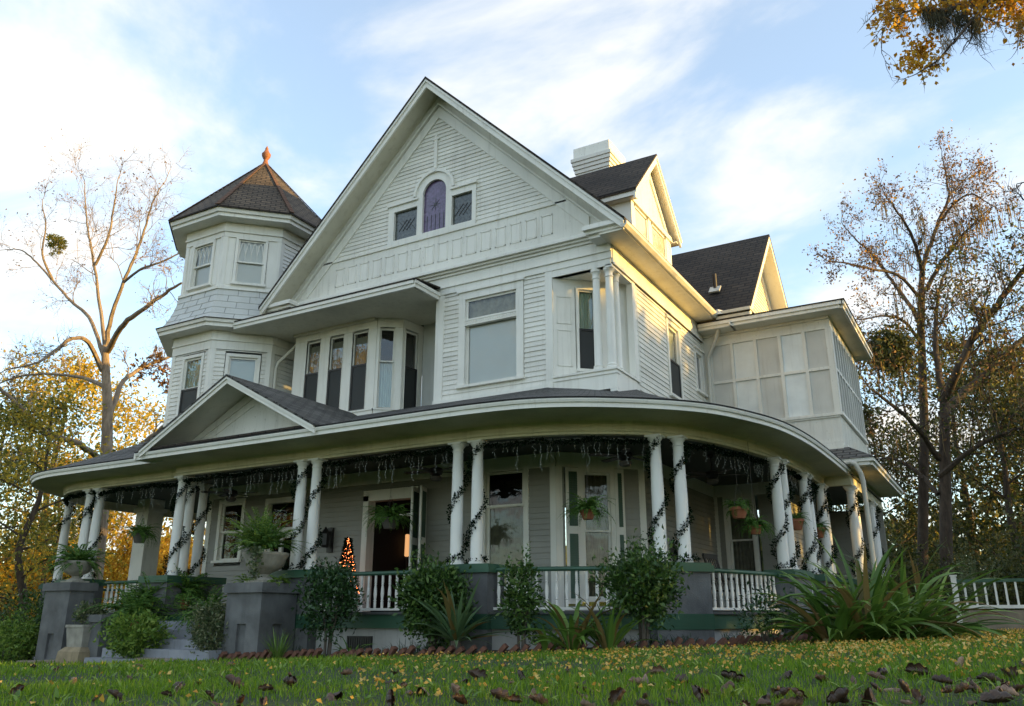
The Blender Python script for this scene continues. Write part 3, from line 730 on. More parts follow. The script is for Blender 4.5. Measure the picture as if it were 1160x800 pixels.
for s in (-1, 1): slab_y(m, DY + s * 1.54, 11.14 - DS * 1.54, DY, 11.14, -9.6, -5.80, .06)
dr = m.build('dormer_roof', 'brown_shingle', dm)
m = MB()
for s in (-1, 1):
    slab_y(m, DY + s * 1.52, 11.14 - DS * 1.52 - .20, DY, 11.14 - .20, -5.87, -5.82, .205)
    slab_y(m, DY + s * 1.53, 11.14 - DS * 1.53 - .07, DY, 11.14 - .07, -5.82, -5.795, .08)
    slab_y(m, DY + s * 1.5, 11.14 - DS * 1.5 - .05, DY, 11.14 - .05, -6.1, -5.87, .045)
    m.box(-9.2, -5.87, DY + s * 1.5 - .01, DY + s * 1.5 + .03, 11.14 - DS * 1.52 - .13, 11.14 - DS * 1.52 + .0)
    m.box(-9.2, -5.87, min(DY + s * 1.3, DY + s * 1.5), max(DY + s * 1.3, DY + s * 1.5), 11.14 - DS * 1.52 - .13, 11.14 - DS * 1.52 - .10)
m.build('dormer_barge_board', 'trim_paint', dm)
# ---------------------------------------------------------------- cross wing behind, gable to the right
WY = 23.4; WS = 1.036
m = MB()
for s in (-1, 1): slab_y(m, WY + s * 3.36, 11.38 - WS * 3.36, WY, 11.38, -10.4, -4.62, .06)
wr = hp(m, 'wing_roof', 'brown_shingle')
WF = Fr((-5.15, 0, 0), (0, 1), (1, 0))
m = MB(); m.siding(WF, 7.6, 11.2, lambda z: (WY - (11.2 - z) / WS, WY + (11.2 - z) / WS) if z < 11.1 else None); hp(m, 'wing_gable_wall', 'white_paint')
m = MB()
for s in (-1, 1):
    slab_y(m, WY + s * 3.34, 11.38 - WS * 3.34 - .22, WY, 11.38 - .22, -4.68, -4.63, .22)
    slab_y(m, WY + s * 3.3, 11.38 - WS * 3.3 - .06, WY, 11.38 - .06, -5.2, -4.68, .055)
    slab_y(m, WY + s * 3.1, 11.38 - WS * 3.1 - .38, WY, 11.38 - .38, -5.2, -5.09, .30)
m.build('wing_barge_board', 'trim_paint', wr)
m = MB(); m.box(-5.5, -4.66, 20.05, 20.2, 7.82, 7.95); m.box(-5.46, -4.60, 19.98, 20.05, 7.93, 8.01); m.box(-5.18, -4.60, 20.05, 20.5, 7.95, 8.03); m.build('wing_gutter', 'downpipe_paint', wr)
m = MB(); m.tube([(-5.72, 21.03, 9.0), (-5.72, 21.03, 9.50)], .055, 10); vp = hp(m, 'vent_pipe', 'dark_wood', smooth=True)
m = MB(); m.hexa([(-5.87, 20.88, 8.90), (-5.57, 20.88, 8.90), (-5.57, 21.1, 9.12), (-5.87, 21.1, 9.12), (-5.87, 20.84, 8.93), (-5.57, 20.84, 8.93), (-5.57, 21.06, 9.15), (-5.87, 21.06, 9.15)]); m.build('flashing', 'downpipe_paint', vp)
# ---------------------------------------------------------------- sun porch on the wing
S1 = Fr((0, 20.6, 0), (1, 0), (0, -1)); S2 = Fr((-2.86, 0, 0), (0, 1), (1, 0)); SY1 = 24.7
m = MB()
m.fb(S1, -6.08, -2.862, -.08, .0, 7.34, 7.62); m.fb(S1, -6.08, -2.862, -.08, .0, 4.30, 5.08); m.fb(S1, -6.08, -2.862, -.05, .07, 5.10, 5.17); m.fb(S1, -6.08, -2.862, -.05, .04, 5.06, 5.10)
m.fb(S1, -6.08, -2.862, -.05, .05, 4.42, 4.47); m.fb(S1, -6.08, -2.862, -.05, .07, 4.36, 4.42); m.fb(S1, -6.08, -2.862, -.05, .09, 4.28, 4.36)
m.fb(S1, -6.08, -2.862, -.05, .06, 7.54, 7.62)
ue = [(-6.08, -5.84), (-5.34, -5.27), (-4.74, -4.66), (-4.13, -4.05), (-3.54, -3.46), (-2.98, -2.863)]
for a, b in ue: m.fb(S1, a, b, -.08, .03, 5.17, 7.34)
for (_, b), (a, _2) in zip(ue, ue[1:]): m.fb(S1, b, a, -.06, .028, 6.26, 6.33); m.fb(S1, b, a, -.06, .026, 7.29, 7.34)
for i in range(7):
    x = -5.6 + i * .42; m.fb(S1, x, x + .02, 0, .012, 4.5, 5.04)
m.fb(S2, 20.603, SY1, -.08, 0, 7.34, 7.62); m.fb(S2, 20.603, SY1, -.08, 0, 4.30, 5.08); m.fb(S2, 20.54, SY1, -.05, .068, 5.10, 5.17)
m.fb(S2, 20.54, SY1, -.05, .088, 4.28, 4.36)
k = 10; st = (SY1 - 20.72) / k
m.fb(S2, 20.572, 20.76, -.08, .029, 5.17, 7.34)
for i in range(1, k + 1): m.fb(S2, 20.72 + i * st - .035, 20.72 + i * st + .035, -.06, .027, 5.17, 7.34)
m.fb(S2, 20.72, SY1, -.05, .024, 6.26, 6.33)
for i in range(26): m.fb(S2, 20.7 + i * .19, 20.72 + i * .19, 0, .014, 4.4, 5.06)
sp = hp(m, 'sun_porch', 'white_paint')
for i, ((_, b), (a, _2)) in enumerate(zip(ue, ue[1:])):
    for z0, z1 in ((5.17, 6.26), (6.33, 7.29)):
        if i % 2: p = MB(); p.fb(S1, b, a, -.03, -.02, z0, z1); p.build('sun_porch_pane', 'frosted_pane', sp)
        else: p = MB(); p.fb(S1, b, a, -.05, -.012, z0, z1); p.build('sun_porch_panel', 'weathered_panel', sp)
for i in range(k):
    for z0, z1 in ((5.17, 6.26), (6.33, 7.34)):
        a, b = 20.72 + i * st + .035, 20.72 + (i + 1) * st - .035
        p = MB(); p.fb(S2, a, b, -.03, -.02, z0, z1); p.build('sun_porch_pane', 'window_glass', sp)
p = MB(); p.box(-3.2, -3.1, 20.9, SY1, 4.4, 7.5); p.build('sun_porch_curtain', 'sheer_curtain', sp)
m = MB()
m.box(-6.08, -2.50, 20.14, 25.0, 7.60, 7.64); sr = m.build('sun_porch_soffit', 'soffit_paint', sp)
m = MB(); m.box(-6.0, -2.51, 20.08, 20.14, 7.60, 7.70); m.box(-6.0, -2.46, 20.03, 20.08, 7.68, 7.77); m.box(-2.50, -2.44, 20.14, 25.0, 7.60, 7.70); m.box(-2.44, -2.40, 20.05, 25., 7.68, 7.77)
m.build('sun_porch_fascia', 'trim_paint', sp)
m = MB(); m.hexa([(-6.0, 20.01, 7.772), (-2.38, 20.01, 7.772), (-2.38, 25.02, 7.772), (-6, 25.02, 7.9), (-6.0, 20.01, 7.80), (-2.38, 20.01, 7.80), (-2.38, 25.02, 7.80), (-6, 25.02, 7.95)]); m.build('sun_porch_roof', 'brown_shingle', sp)
m = MB(); m.tube([(-5.46, 20.16, 7.86), (-5.46, 20.2, 7.72), (-5.66, 20.36, 7.35), (-5.92, 20.50, 6.98), (-5.93, 20.52, 6.8), (-5.93, 20.52, 4.6)], .05, 10); hp(m, 'downspout', 'downpipe_paint', smooth=True)
m = MB(); m.hexa([(-5.62, 20.0, 7.93), (-5.36, 19.95, 7.93), (-5.1, 20.06, 7.93), (-5.3, 20.3, 7.93), (-5.6, 20.02, 8.06), (-5.42, 19.98, 8.07), (-5.3, 20.06, 8.04), (-5.4, 20.25, 8.04)]); hp(m, 'gutter_box', 'trim_paint')
# ================================================================== PORCH (part of the house)
def catmull(P, n=10):
    P = [np.array(p, float) for p in P]; Q = [2 * P[0] - P[1]] + P + [2 * P[-1] - P[-2]]; out = []
    for i in range(1, len(Q) - 2):
        for k in range(n):
            t = k / n; a, b, c, d = Q[i - 1], Q[i], Q[i + 1], Q[i + 2]
            out.append(.5 * ((2 * b) + (c - a) * t + (2 * a - 5 * b + 4 * c - d) * t * t + (3 * b - a - 3 * c + d) * t ** 3))
    out.append(P[-1]); return out
def with_normals(pts):
    o = []; n = len(pts)
    for i, p in enumerate(pts):
        t = np.array(pts[min(i + 1, n - 1)]) - np.array(pts[max(i - 1, 0)]); t = t / np.linalg.norm(t); o.append((np.array(p), np.array((t[1], -t[0]))))
    return o
FRZ = [(-15.30, 11.92)] + [(x, 11.93) for x in (-13.5, -11.5, -9.5, -8.0)] + [(-7.0, 12.02), (-5.85, 12.38), (-4.82, 13.08), (-4.18, 14.05), (-3.66, 15.9), (-3.44, 17.8), (-3.40, 19.2), (-3.40, 20.48)]
PATH = with_normals(catmull(FRZ, 8))
EAVE = [(-15.35, 10.93), (-13.5, 10.93), (-11.5, 10.93), (-9.5, 10.93), (-8.0, 10.93), (-7.0, 10.95), (-6.1, 11.08), (-5.32, 11.42), (-4.45, 12.05), (-3.8, 12.75), (-3.38, 13.6), (-3.05, 14.7), (-2.88, 16.2), (-2.82, 18.0), (-2.80, 20.40)]
EPATH = with_normals(catmull(EAVE, 8))
def arcpts(c, r, a0, a1, k): return [(c[0] + r * math.cos(a0 + (a1 - a0) * i / k), c[1] + r * math.sin(a0 + (a1 - a0) * i / k)) for i in range(k + 1)]
LC = (-18.75, 15.35)
LPATH = with_normals([(-21.95, 22.5), (-21.95, 19)] + arcpts(LC, 3.2, math.pi, math.pi * 1.5, 22) + [(-17.5, 12.15), (-16.4, 12.15), (-15.32, 12.15)])
LEPATH = with_normals([(-22.37, 22.5), (-22.37, 19)] + [(LC[0] + 3.62 * math.cos(q), LC[1] + 4.05 * math.sin(q)) for q in np.linspace(math.pi, math.pi * 1.5, 23)] + [(-17.5, 11.30), (-16.4, 11.30), (-15.02, 11.30)])
ZC, ZE = 3.43, 3.66
# frieze beams
for P in (PATH, LPATH):
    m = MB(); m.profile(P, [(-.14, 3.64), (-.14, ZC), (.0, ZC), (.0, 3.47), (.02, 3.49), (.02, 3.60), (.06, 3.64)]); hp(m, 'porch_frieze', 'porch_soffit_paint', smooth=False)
m = MB(); m.box(-15.32, -15.16, 11.93, 12.3, ZC, 3.64); hp(m, 'porch_frieze', 'porch_soffit_paint')
# ---- roof = loft between eave and wall, with soffit and fascia beneath
def resample(P, n):
    P = np.array(P, float); d = np.r_[0, np.cumsum(np.linalg.norm(np.diff(P, axis=0), axis=1))]
    t = np.linspace(0, d[-1], n); return np.stack([np.interp(t, d, P[:, i]) for i in range(2)], 1), t
def corr(outer, keys, n):
    """inner points matched to outer arc length by key pairs (outer point, inner point)"""
    O, t = resample(outer, n); res = []
    ks = [(min(range(n), key=lambda i: np.hypot(*(O[i] - np.array(a)))), np.array(b)) for a, b in keys]
    ks[0] = (0, ks[0][1]); ks[-1] = (n - 1, ks[-1][1])
    for i in range(n):
        for (i0, b0), (i1, b1) in zip(ks, ks[1:]):
            if i0 <= i <= i1: res.append(b0 + (b1 - b0) * ((i - i0) / max(1, i1 - i0))); break
    return O, np.array(res), t
def roof(name, outer, keys, n, z0, z1, rows=5):
    O, I, t = corr(outer, keys, n); m = MB(); uv = []
    for r in range(rows + 1):
        f = r / rows; sag = -.05 * math.sin(math.pi * f)
        for i in range(n):
            p = O[i] + (I[i] - O[i]) * f; m.v.append((p[0], p[1], z0 + (z1 - z0) * f + sag)); uv.append((t[i], np.linalg.norm(I[i] - O[i]) * f * 1.06))
    for r in range(rows):
        for i in range(n - 1): k = r * n + i; m.f.append((k, k + 1, k + n + 1, k + n))
    k = len(m.v)                       # a small lip below the edge
    for i in range(n): m.v.append((O[i][0], O[i][1], z0 - .028)); uv.append((t[i], -.03))
    for i in range(n - 1): m.f.append((k + i, k + i + 1, i + 1, i))
    return hp(m, name, 'grey_shingle', uvs=uv)
OUT = [(-15.36, 10.87)] + [tuple(p + nn * .05) for p, nn in EPATH]
PR = roof('porch_roof', OUT, [((-15.36, 10.9), (-15.36, 14.55)), ((-7.9, 10.9), (-7.55, 14.55)), ((-5.6, 11.2), (-6.95, 14.9)), ((-3.9, 12.6), (-6.05, 15.6)), ((-3.2, 14.0), (-6.05, 16.2)), ((-2.8, 20.4), (-6.05, 20.62))], 140, 3.79, 4.99)
LOUT = [tuple(p + nn * .05) for p, nn in LEPATH]
roof('porch_roof', LOUT, [((-22.8, 22.5), (-19.3, 22.5)), ((-22.8, 17), (-19.1, 17.2)), ((-21.7, 12.5), (-18.1, 13.6)), ((-18.7, 11.25), (-17.8, 13.55)), ((-15.1, 11.25), (-15.1, 14.5))], 110, 3.79, 4.95)
m = MB()
for P, E in ((PATH, EPATH),):
    a = [(p[0] + nn[0] * .055, p[1] + nn[1] * .055, 3.64) for p, nn in P]; A, _ = resample([(x, y) for x, y, _z in a], 120); B, _ = resample([tuple(p) for p, nn in E], 120)
    m.loft([(x, y, 3.64) for x, y in A], [(x, y, ZE) for x, y in B])
A, _ = resample([tuple(p + nn * .055) for p, nn in LPATH], 80); B, _ = resample([tuple(p) for p, nn in LEPATH], 80)
m.loft([(x, y, 3.64) for x, y in A], [(x, y, ZE) for x, y in B])
m.quad((-3.4, 20.44, 3.642), (-2.8, 20.40, ZE), (-2.8, 20.7, ZE), (-3.4, 20.7, 3.642))
m.quad((-15.36, 10.93, 3.655), (-15.02, 10.93, 3.655), (-15.02, 12.1, 3.655), (-15.36, 12.1, 3.655))
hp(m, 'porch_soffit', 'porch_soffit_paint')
for E in (EPATH, LEPATH):
    m = MB(); m.profile(E, [(-.03, ZE - .005), (-.03, ZE - .03), (.0, ZE - .03), (.0, 3.70), (.03, 3.705), (.045, 3.745), (.045, 3.765), (.0, 3.785)]); hp(m, 'porch_fascia', 'trim_paint')
m = MB(); m.box(-15.40, -15.34, 10.9, 11.4, 3.63, 3.78); hp(m, 'porch_fascia', 'trim_paint')
m = MB(); m.quad((-2.83, 20.44, 3.64), (-3.4, 20.46, 3.64), (-6.05, 20.56, 4.95), (-2.78, 20.42, 3.80)); hp(m, 'porch_end_board', 'white_paint')
# portico pediment
PF = Fr((0, 10.90, 0), (1, 0), (0, -1)); PXC, PZ, PS = -12.77, 5.05, .525
m = MB()
for s in (-1, 1): slab(m, PXC + s * 2.42, PZ - PS * 2.42, PXC, PZ, 10.82, 14.58, .045)
pd = hp(m, 'pediment_roof', 'grey_shingle')
m = MB()
for s in (-1, 1):
    slab(m, PXC + s * 2.40, PZ - PS * 2.40 - .135, PXC, PZ - .135, 10.86, 10.90, .135); slab(m, PXC + s * 2.40, PZ - PS * 2.40 - .05, PXC, PZ - .05, 10.83, 10.86, .05)
    slab(m, PXC + s * 2.36, PZ - PS * 2.36 - .035, PXC, PZ - .035, 10.90, 11.65, .03)
m.build('pediment_barge_board', 'trim_paint', pd)
m = MB(); TF2 = Fr((0, 11.62, 0), (1, 0), (0, -1))
m.prism(TF2, [(PXC - 2.2, 3.86), (PXC + 2.2, 3.86), (PXC, PZ - .03)], -.03, 0)
for s in (-1, 1): m.prism(TF2, [(PXC + s * 1.95, 3.98), (PXC + s * 1.62, 4.02), (PXC, 4.80), (PXC, 4.97)][::s], 0, .025); m.prism(TF2, [(PXC + s * 1.3, 4.08), (PXC + s * 1.1, 4.10), (PXC, 4.62), (PXC, 4.70)][::s], 0, .015)
m.fb(TF2, PXC - 1.9, PXC + 1.9, 0, .03, 3.94, 4.03)
m.build('tympanum', 'white_paint', pd)
m = MB(); m.box(PXC - 2.3, PXC + 2.3, 10.88, 11.6, 3.80, 3.84); m.build('pediment_base', 'brown_shingle', pd)
# ceiling, floor, skirt, foundation
def deck(name, mat, off, z0, z1):
    main = [tuple(p + nn * off) for p, nn in PATH]; left = [tuple(p + nn * off) for p, nn in LPATH]
    pts = left + main + [(-2.75 + (off if off > 0 else 0), 20.55), (-2.75, 26), (-7, 26), (-7, 22.5)]
    m = MB(); k = len(pts); m.add([(x, y, z0) for x, y in pts] + [(x, y, z1) for x, y in pts], [tuple(range(k - 1, -1, -1)), tuple(range(k, 2 * k))] + [(i, (i + 1) % k, k + (i + 1) % k, k + i) for i in range(k)])
    return hp(m, name, mat)
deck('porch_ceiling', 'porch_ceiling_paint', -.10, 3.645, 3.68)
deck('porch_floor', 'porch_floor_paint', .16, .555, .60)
for P in (PATH, LPATH):
    m = MB(); m.profile(P, [(.12, .555), (.12, .33), (.06, .33)]); hp(m, 'porch_skirt', 'green_paint')
    m = MB(); m.profile(P, [(.055, .335), (.055, -.9)]); hp(m, 'foundation', 'foundation_grey')
m = MB()
for px_ in ((-9.9, 11.93),):
    f = Fr((0, 11.87, 0), (1, 0), (0, -1)); m.fb(f, px_[0] - .28, px_[0] + .28, 0, .02, -.02, .20)
    for i in range(11): m.fb(f, px_[0] - .25 + i * .05, px_[0] - .235 + i * .05, .02, .032, 0, .18)
hp(m, 'foundation_vent', 'black_metal')
# wing porch: beam, eave, floor
m = MB(); m.box(-3.40, -2.80, 20.50, 20.64, 3.43, 3.66); m.box(-2.94, -2.80, 20.64, 26, 3.43, 3.66); hp(m, 'porch_frieze', 'porch_soffit_paint')
m = MB()
m.box(-3.4, -2.30, 20.14, 26, 3.78, 3.82)
m.box(-2.94, -2.80, 20.5, 26, 3.66, 3.79); m.box(-3.4, -2.80, 20.50, 20.64, 3.66, 3.79)
hp(m, 'wing_porch_soffit', 'soffit_paint')
m = MB(); m.box(-3.0, -2.30, 20.09, 20.14, 3.79, 3.89); m.box(-3.0, -2.24, 20.04, 20.09, 3.87, 3.95); m.box(-2.30, -2.25, 20.14, 26, 3.79, 3.89); m.box(-2.25, -2.20, 20.05, 26, 3.87, 3.95); hp(m, 'wing_porch_fascia', 'trim_paint')
m = MB(); m.hexa([(-3.3, 20.0, 3.952), (-2.17, 20.0, 3.952), (-2.17, 26, 3.952), (-3.3, 26, 4.3), (-3.3, 20.62, 4.36), (-2.84, 20.62, 4.36), (-2.84, 26, 4.36), (-3.3, 26, 4.36)]); hp(m, 'wing_porch_roof', 'grey_shingle')
m = MB(); m.tube([(-2.83, 20.0, 3.83), (-2.70, 19.98, 3.86), (-2.6, 20.0, 3.82), (-2.52, 20.1, 3.62), (-2.50, 20.18, 3.45), (-2.50, 20.22, 2.6), (-2.50, 20.22, .1)], .055, 12); hp(m, 'downspout', 'downpipe_paint', smooth=True)
# ---- columns
COLS = dict(A=[(-21.35, 13.40)], B=[(-18.78, 12.28), (-18.40, 12.28)], C=[(-15.22, 12.05), (-15.62, 12.62), (-15.72, 13.05)], D=[(-11.63, 11.95), (-11.25, 11.95)], E=[(-8.03, 12.02), (-7.64, 12.05)],
            F=[(-4.80, 13.13), (-4.50, 13.42)], G=[(-3.56, 16.25), (-3.50, 16.58)], H=[(-3.46, 18.35), (-3.45, 18.68)], I=[(-3.44, 20.10), (-3.44, 20.40)], J=[(-2.88, 20.80), (-2.88, 21.16)], K=[(-2.88, 24.0), (-2.88, 24.36)],
            Q=[(-21.95, 17.4), (-21.95, 20.6)])
def col_mesh(mb, zb=1.34):
    h = ZC - zb; r = .108
    return mb.lathe((0, 0, zb), [(r, .0), (r * 1.0, h * .3), (r * .97, h * .55), (r * .82, h - .16)], 22)
pm = MB(); col_mesh(pm)
cap = MB(); h = ZC - 1.34
cap.lathe((0, 0, 1.34), [(.088, h - .17), (.10, h - .165), (.10, h - .145), (.09, h - .14), (.092, h - .10), (.118, h - .07), (.128, h - .05), (.128, h - .035)], 22); cap.box(-.135, .135, -.135, .135, ZC - .035, ZC)
bs = MB(); bs.lathe((0, 0, 1.34), [(.135, .0), (.14, .02), (.135, .045), (.118, .05), (.122, .065), (.115, .08), (.108, .082)], 22)
proto = None; COLOBJ = []
for key, lst in COLS.items():
    for (x, y) in lst:
        if proto is None:
            proto = pm.build('column', 'column_paint', HOUSE, smooth=True, origin=(0, 0, 0)); proto.location = (x + 10.5, y - 18, 0)
            cap.build('capital', 'column_paint', proto, smooth=True, origin=(0, 0, 0)); bs.build('column_base', 'column_paint', proto, smooth=True, origin=(0, 0, 0)); c = proto
        else:
            c = copy_tree(proto, HOUSE); c.location = (x + 10.5, y - 18, 0)
        COLOBJ.append((key, c, x, y))
# ---- piers under the columns
def nearest(P, x, y): return min(P, key=lambda q: np.hypot(q[0][0] - x, q[0][1] - y))
def pier(P, x, y, wd, dp=.52, z0=-.7):
    p, nn = nearest(P, x, y); u = np.array((-nn[1], nn[0])); fr = Fr((x, y, 0), u, nn)
    m = MB(); m.fb(fr, -wd / 2, wd / 2, -dp / 2, dp / 2, .56, 1.20)
    m.fb(fr, -wd / 2, wd / 2, -dp / 2, dp / 2, z0, .325); o = hp(m, 'pier', 'grey_masonry')
    m = MB(); m.fb(fr, -wd / 2 - .05, wd / 2 + .05, -dp / 2 - .05, dp / 2 + .05, 1.20, 1.30); m.fb(fr, -wd / 2 - .02, wd / 2 + .02, -dp / 2 - .02, dp / 2 + .02, 1.30, 1.34); m.build('pier_cap', 'green_paint', o)
    m = MB(); m.fb(fr, -wd / 2 - .012, wd / 2 + .012, -dp / 2 - .012, dp / 2 + .012, .325, .56); m.build('pier_band', 'green_paint', o)
    return fr
pier(LPATH, -21.35, 13.40, .5); pier(LPATH, -18.6, 12.25, 1.0); pier(PATH, -11.44, 11.95, 1.05, .6); pier(PATH, -7.78, 12.02, 1.05, .58); pier(PATH, -4.65, 13.27, 1.0, .56)
pier(PATH, -3.53, 16.4, .9); pier(PATH, -3.45, 18.5, .9); pier(PATH, -3.44, 20.25, .8)
m = MB(); m.box(-15.85, -15.02, 11.80, 13.25, -.7, 1.20); o = hp(m, 'pier', 'grey_masonry'); m = MB(); m.box(-15.89, -14.97, 11.75, 13.3, 1.20, 1.34); m.build('pier_cap', 'green_paint', o)
m = MB(); m.box(-3.15, -2.62, 20.66, 21.32, -.2, 1.2); o = hp(m, 'pier', 'grey_masonry'); m = MB(); m.box(-3.2, -2.57, 20.61, 21.37, 1.2, 1.34); m.build('pier_cap', 'green_paint', o)
m = MB(); m.box(-3.15, -2.62, 23.85, 24.5, -.2, 1.2); o = hp(m, 'pier', 'grey_masonry'); m = MB(); m.box(-3.2, -2.57, 23.8, 24.55, 1.2, 1.34); m.build('pier_cap', 'green_paint', o)
for y in (17.4, 20.6): m = MB(); m.box(-22.2, -21.7, y - .3, y + .3, -1, 1.2); o = hp(m, 'pier', 'grey_masonry'); m = MB(); m.box(-22.25, -21.65, y - .35, y + .35, 1.2, 1.34); m.build('pier_cap', 'green_paint', o)
# ---- balustrades
BAL = [(.024, 0), (.026, .10), (.020, .115), (.030, .13), (.020, .15), (.032, .24), (.026, .34), (.018, .40), (.026, .415), (.018, .43), (.024, .44), (.024, .58)]
bmb = MB(); bmb.lathe((0, 0, .66), [(r, z * .97) for r, z in BAL], 10)
bme = None
def railing(P, a, b, spacing=.155):
    global bme
    pts = [q for q in P]; d = np.r_[0, np.cumsum([np.linalg.norm(pts[i + 1][0] - pts[i][0]) for i in range(len(pts) - 1)])]
    X = np.array([q[0] for q in pts]); Nn = np.array([q[1] for q in pts])
    def s_of(x, y): i = min(range(len(pts)), key=lambda i: np.hypot(X[i][0] - x, X[i][1] - y)); return d[i]
    def ev(s): return np.array([np.interp(s, d, X[:, 0]), np.interp(s, d, X[:, 1])]), np.array([np.interp(s, d, Nn[:, 0]), np.interp(s, d, Nn[:, 1])])
    sa, sb = s_of(*a), s_of(*b)
    seg = [ev(s) for s in np.linspace(sa, sb, max(3, int((sb - sa) / .3)))]
    m = MB(); m.profile(seg, [(.035, .66), (.035, .62), (-.035, .62), (-.035, .66), (.035, .66)]); rl = hp(m, 'balustrade', 'trim_paint')
    m = MB(); m.profile(seg, [(.04, 1.215), (-.04, 1.215), (-.055, 1.24), (-.05, 1.27), (0, 1.285), (.05, 1.27), (.055, 1.24), (.04, 1.215)]); m.build('handrail', 'green_paint', rl)
    n = int((sb - sa) / spacing); pr = None
    for i in range(n):
        s = sa + (sb - sa) * (i + .5) / n; p, _ = ev(s)
        if bme is None:
            o = bmb.build('baluster', 'trim_paint', rl, smooth=True, origin=(0, 0, 0)); bme = o
        else:
            o = bme.copy(); COL.objects.link(o); adopt(o, rl); WL[o] = Vector((0, 0, 0))
        o.location = (p[0] + 10.5, p[1] - 18, 0)
    return rl
railing(PATH, (-10.9, 11.93), (-8.3, 11.93)); railing(PATH, (-7.25, 12.0), (-5.05, 12.9)); railing(PATH, (-4.3, 13.75), (-3.6, 15.95)); railing(PATH, (-3.5, 16.85), (-3.46, 18.05)); railing(PATH, (-3.44, 18.95), (-3.43, 19.85))
railing(LPATH, (-18.1, 12.15), (-16.0, 12.15)); railing(LPATH, (-21.1, 13.15), (-19.1, 12.2)); railing(LPATH, (-21.95, 20.3), (-21.6, 13.9))
# ---- first floor walls under the porch
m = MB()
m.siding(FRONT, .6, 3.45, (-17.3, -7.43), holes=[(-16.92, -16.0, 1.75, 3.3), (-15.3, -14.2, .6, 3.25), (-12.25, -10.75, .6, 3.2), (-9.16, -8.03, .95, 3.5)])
hp(m, 'lower_front_wall', 'shaded_porch_wall_paint')
m = MB(); m.siding(CH, .6, 3.45, (0, CHL), holes=[(.17, 1.40, .7, 3.38)]); hp(m, 'lower_corner_wall', 'shaded_porch_wall_paint')
m = MB(); m.siding(Fr((-6.08, 0, 0), (0, 1), (1, 0)), .6, 3.45, (15.85, 20.62)); hp(m, 'lower_side_wall', 'shaded_porch_wall_paint')
m = MB(); m.siding(S1, .6, 3.45, (-6.08, -4.3), holes=[(-5.85, -4.98, .9, 3.4)]); hp(m, 'lower_wing_wall', 'shaded_porch_wall_paint')
m = MB(); m.siding(Fr((-4.3, 0, 0), (0, 1), (1, 0)), .6, 3.45, (20.6, 26), holes=[(22.2, 23.2, .6, 2.7)]); m.siding(Fr((0, 25.9, 0), (1, 0), (0, -1)), .6, 3.45, (-4.3, -2.8)); hp(m, 'lower_wing_wall', 'shaded_porch_wall_paint')
m = MB()
m.fb(FRONT, -17.32, -7.43, -.05, .04, 3.36, 3.646); m.fb(FRONT, -17.32, -17.18, -.05, .036, .6, 3.36); m.fb(Fr((-17.3, 0, 0), (0, -1), (-1, 0)), -20.5, -14.65, -.06, 0, .6, 3.64); m.fb(CH, 0, CHL, -.05, .04, 3.36, 3.646); m.fb(SIDE, 15.85, 20.6, -.05, .04, 3.36, 3.646); m.fb(S1, -6.08, -4.3, -.05, .04, 3.36, 3.646)
m.fb(FRONT, -7.55, -7.42, -.02, .034, .6, 3.36); m.fb(CH, -.01, .12, -.02, .033, .6, 3.36); m.fb(CH, CHL - .12, CHL + .01, -.02, .033, .6, 3.36)
m.fb(S1, -4.42, -4.29, -.03, .034, .6, 3.36); m.fb(S1, -6.08, -5.98, -.03, .034, .6, 3.36); m.fb(Fr((-4.3, 0, 0), (0, 1), (1, 0)), 20.58, 20.72, -.03, .034, .6, 3.36)
hp(m, 'porch_wall_trim', 'trim_paint')
window(FRONT, -9.04, -8.15, 1.06, 3.36, split=2.66, cas=.12, back=None, low_back='dim_lace', head=False, name='porch_window', pane='porch_glass')
window(CH, .56, 1.11, .85, 3.26, split=2.12, cas=.10, back='dim_lace', head=False, name='porch_window', rail=.04, pane='porch_glass')
window(FRONT, -16.82, -16.10, 1.84, 3.22, split=2.52, cas=.10, back=None, head=False, name='porch_window', pane='porch_glass')
window(S1, -5.74, -5.16, 1.0, 3.28, split=2.30, cas=.10, back='dim_lace', head=False, name='porch_window', rail=.04, pane='porch_glass')
for a, b in ((.18, .46), (1.20, 1.39)):
    s = MB(); s.fb(CH, a, b, .04, .075, .75, 3.34); o = hp(s, 'shutter', 'trim_paint')
    s = MB()
    for c, d in ((.85, 2.05), (2.2, 3.26)):
        s.fb(CH, a + .06, b - .05, .072, .08, c, d)
        k = int((d - c) / .045)
        for i in range(k): z = c + i * .045; s.hexa([CH.p(a + .06, .094, z), CH.p(b - .05, .094, z), CH.p(b - .05, .08, z), CH.p(a + .06, .08, z), CH.p(a + .06, .088, z + .035), CH.p(b - .05, .088, z + .035), CH.p(b - .05, .08, z + .035), CH.p(a + .06, .08, z + .035)])
    s.build('louvre', 'shutter_green', o)
# front doorway with double shutters standing open
m = MB()
for a, b in ((-12.25, -12.10), (-10.88, -10.75)): m.fb(FRONT, a, b, -.2, .05, .6, 3.1)
m.fb(FRONT, -12.25, -10.75, -.2, .05, 2.98, 3.22); m.fb(FRONT, -12.1, -10.88, -.06, -.01, 2.60, 2.66)
dw = hp(m, 'doorway', 'trim_paint')
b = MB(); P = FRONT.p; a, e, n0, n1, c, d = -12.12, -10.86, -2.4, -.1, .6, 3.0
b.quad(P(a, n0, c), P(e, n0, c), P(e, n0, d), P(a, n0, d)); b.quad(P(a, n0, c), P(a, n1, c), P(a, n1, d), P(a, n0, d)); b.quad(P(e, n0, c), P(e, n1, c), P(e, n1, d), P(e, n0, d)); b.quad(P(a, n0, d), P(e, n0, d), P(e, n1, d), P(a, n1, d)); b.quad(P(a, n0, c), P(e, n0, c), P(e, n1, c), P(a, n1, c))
b.build('hall_recess', 'interior_dark', dw)
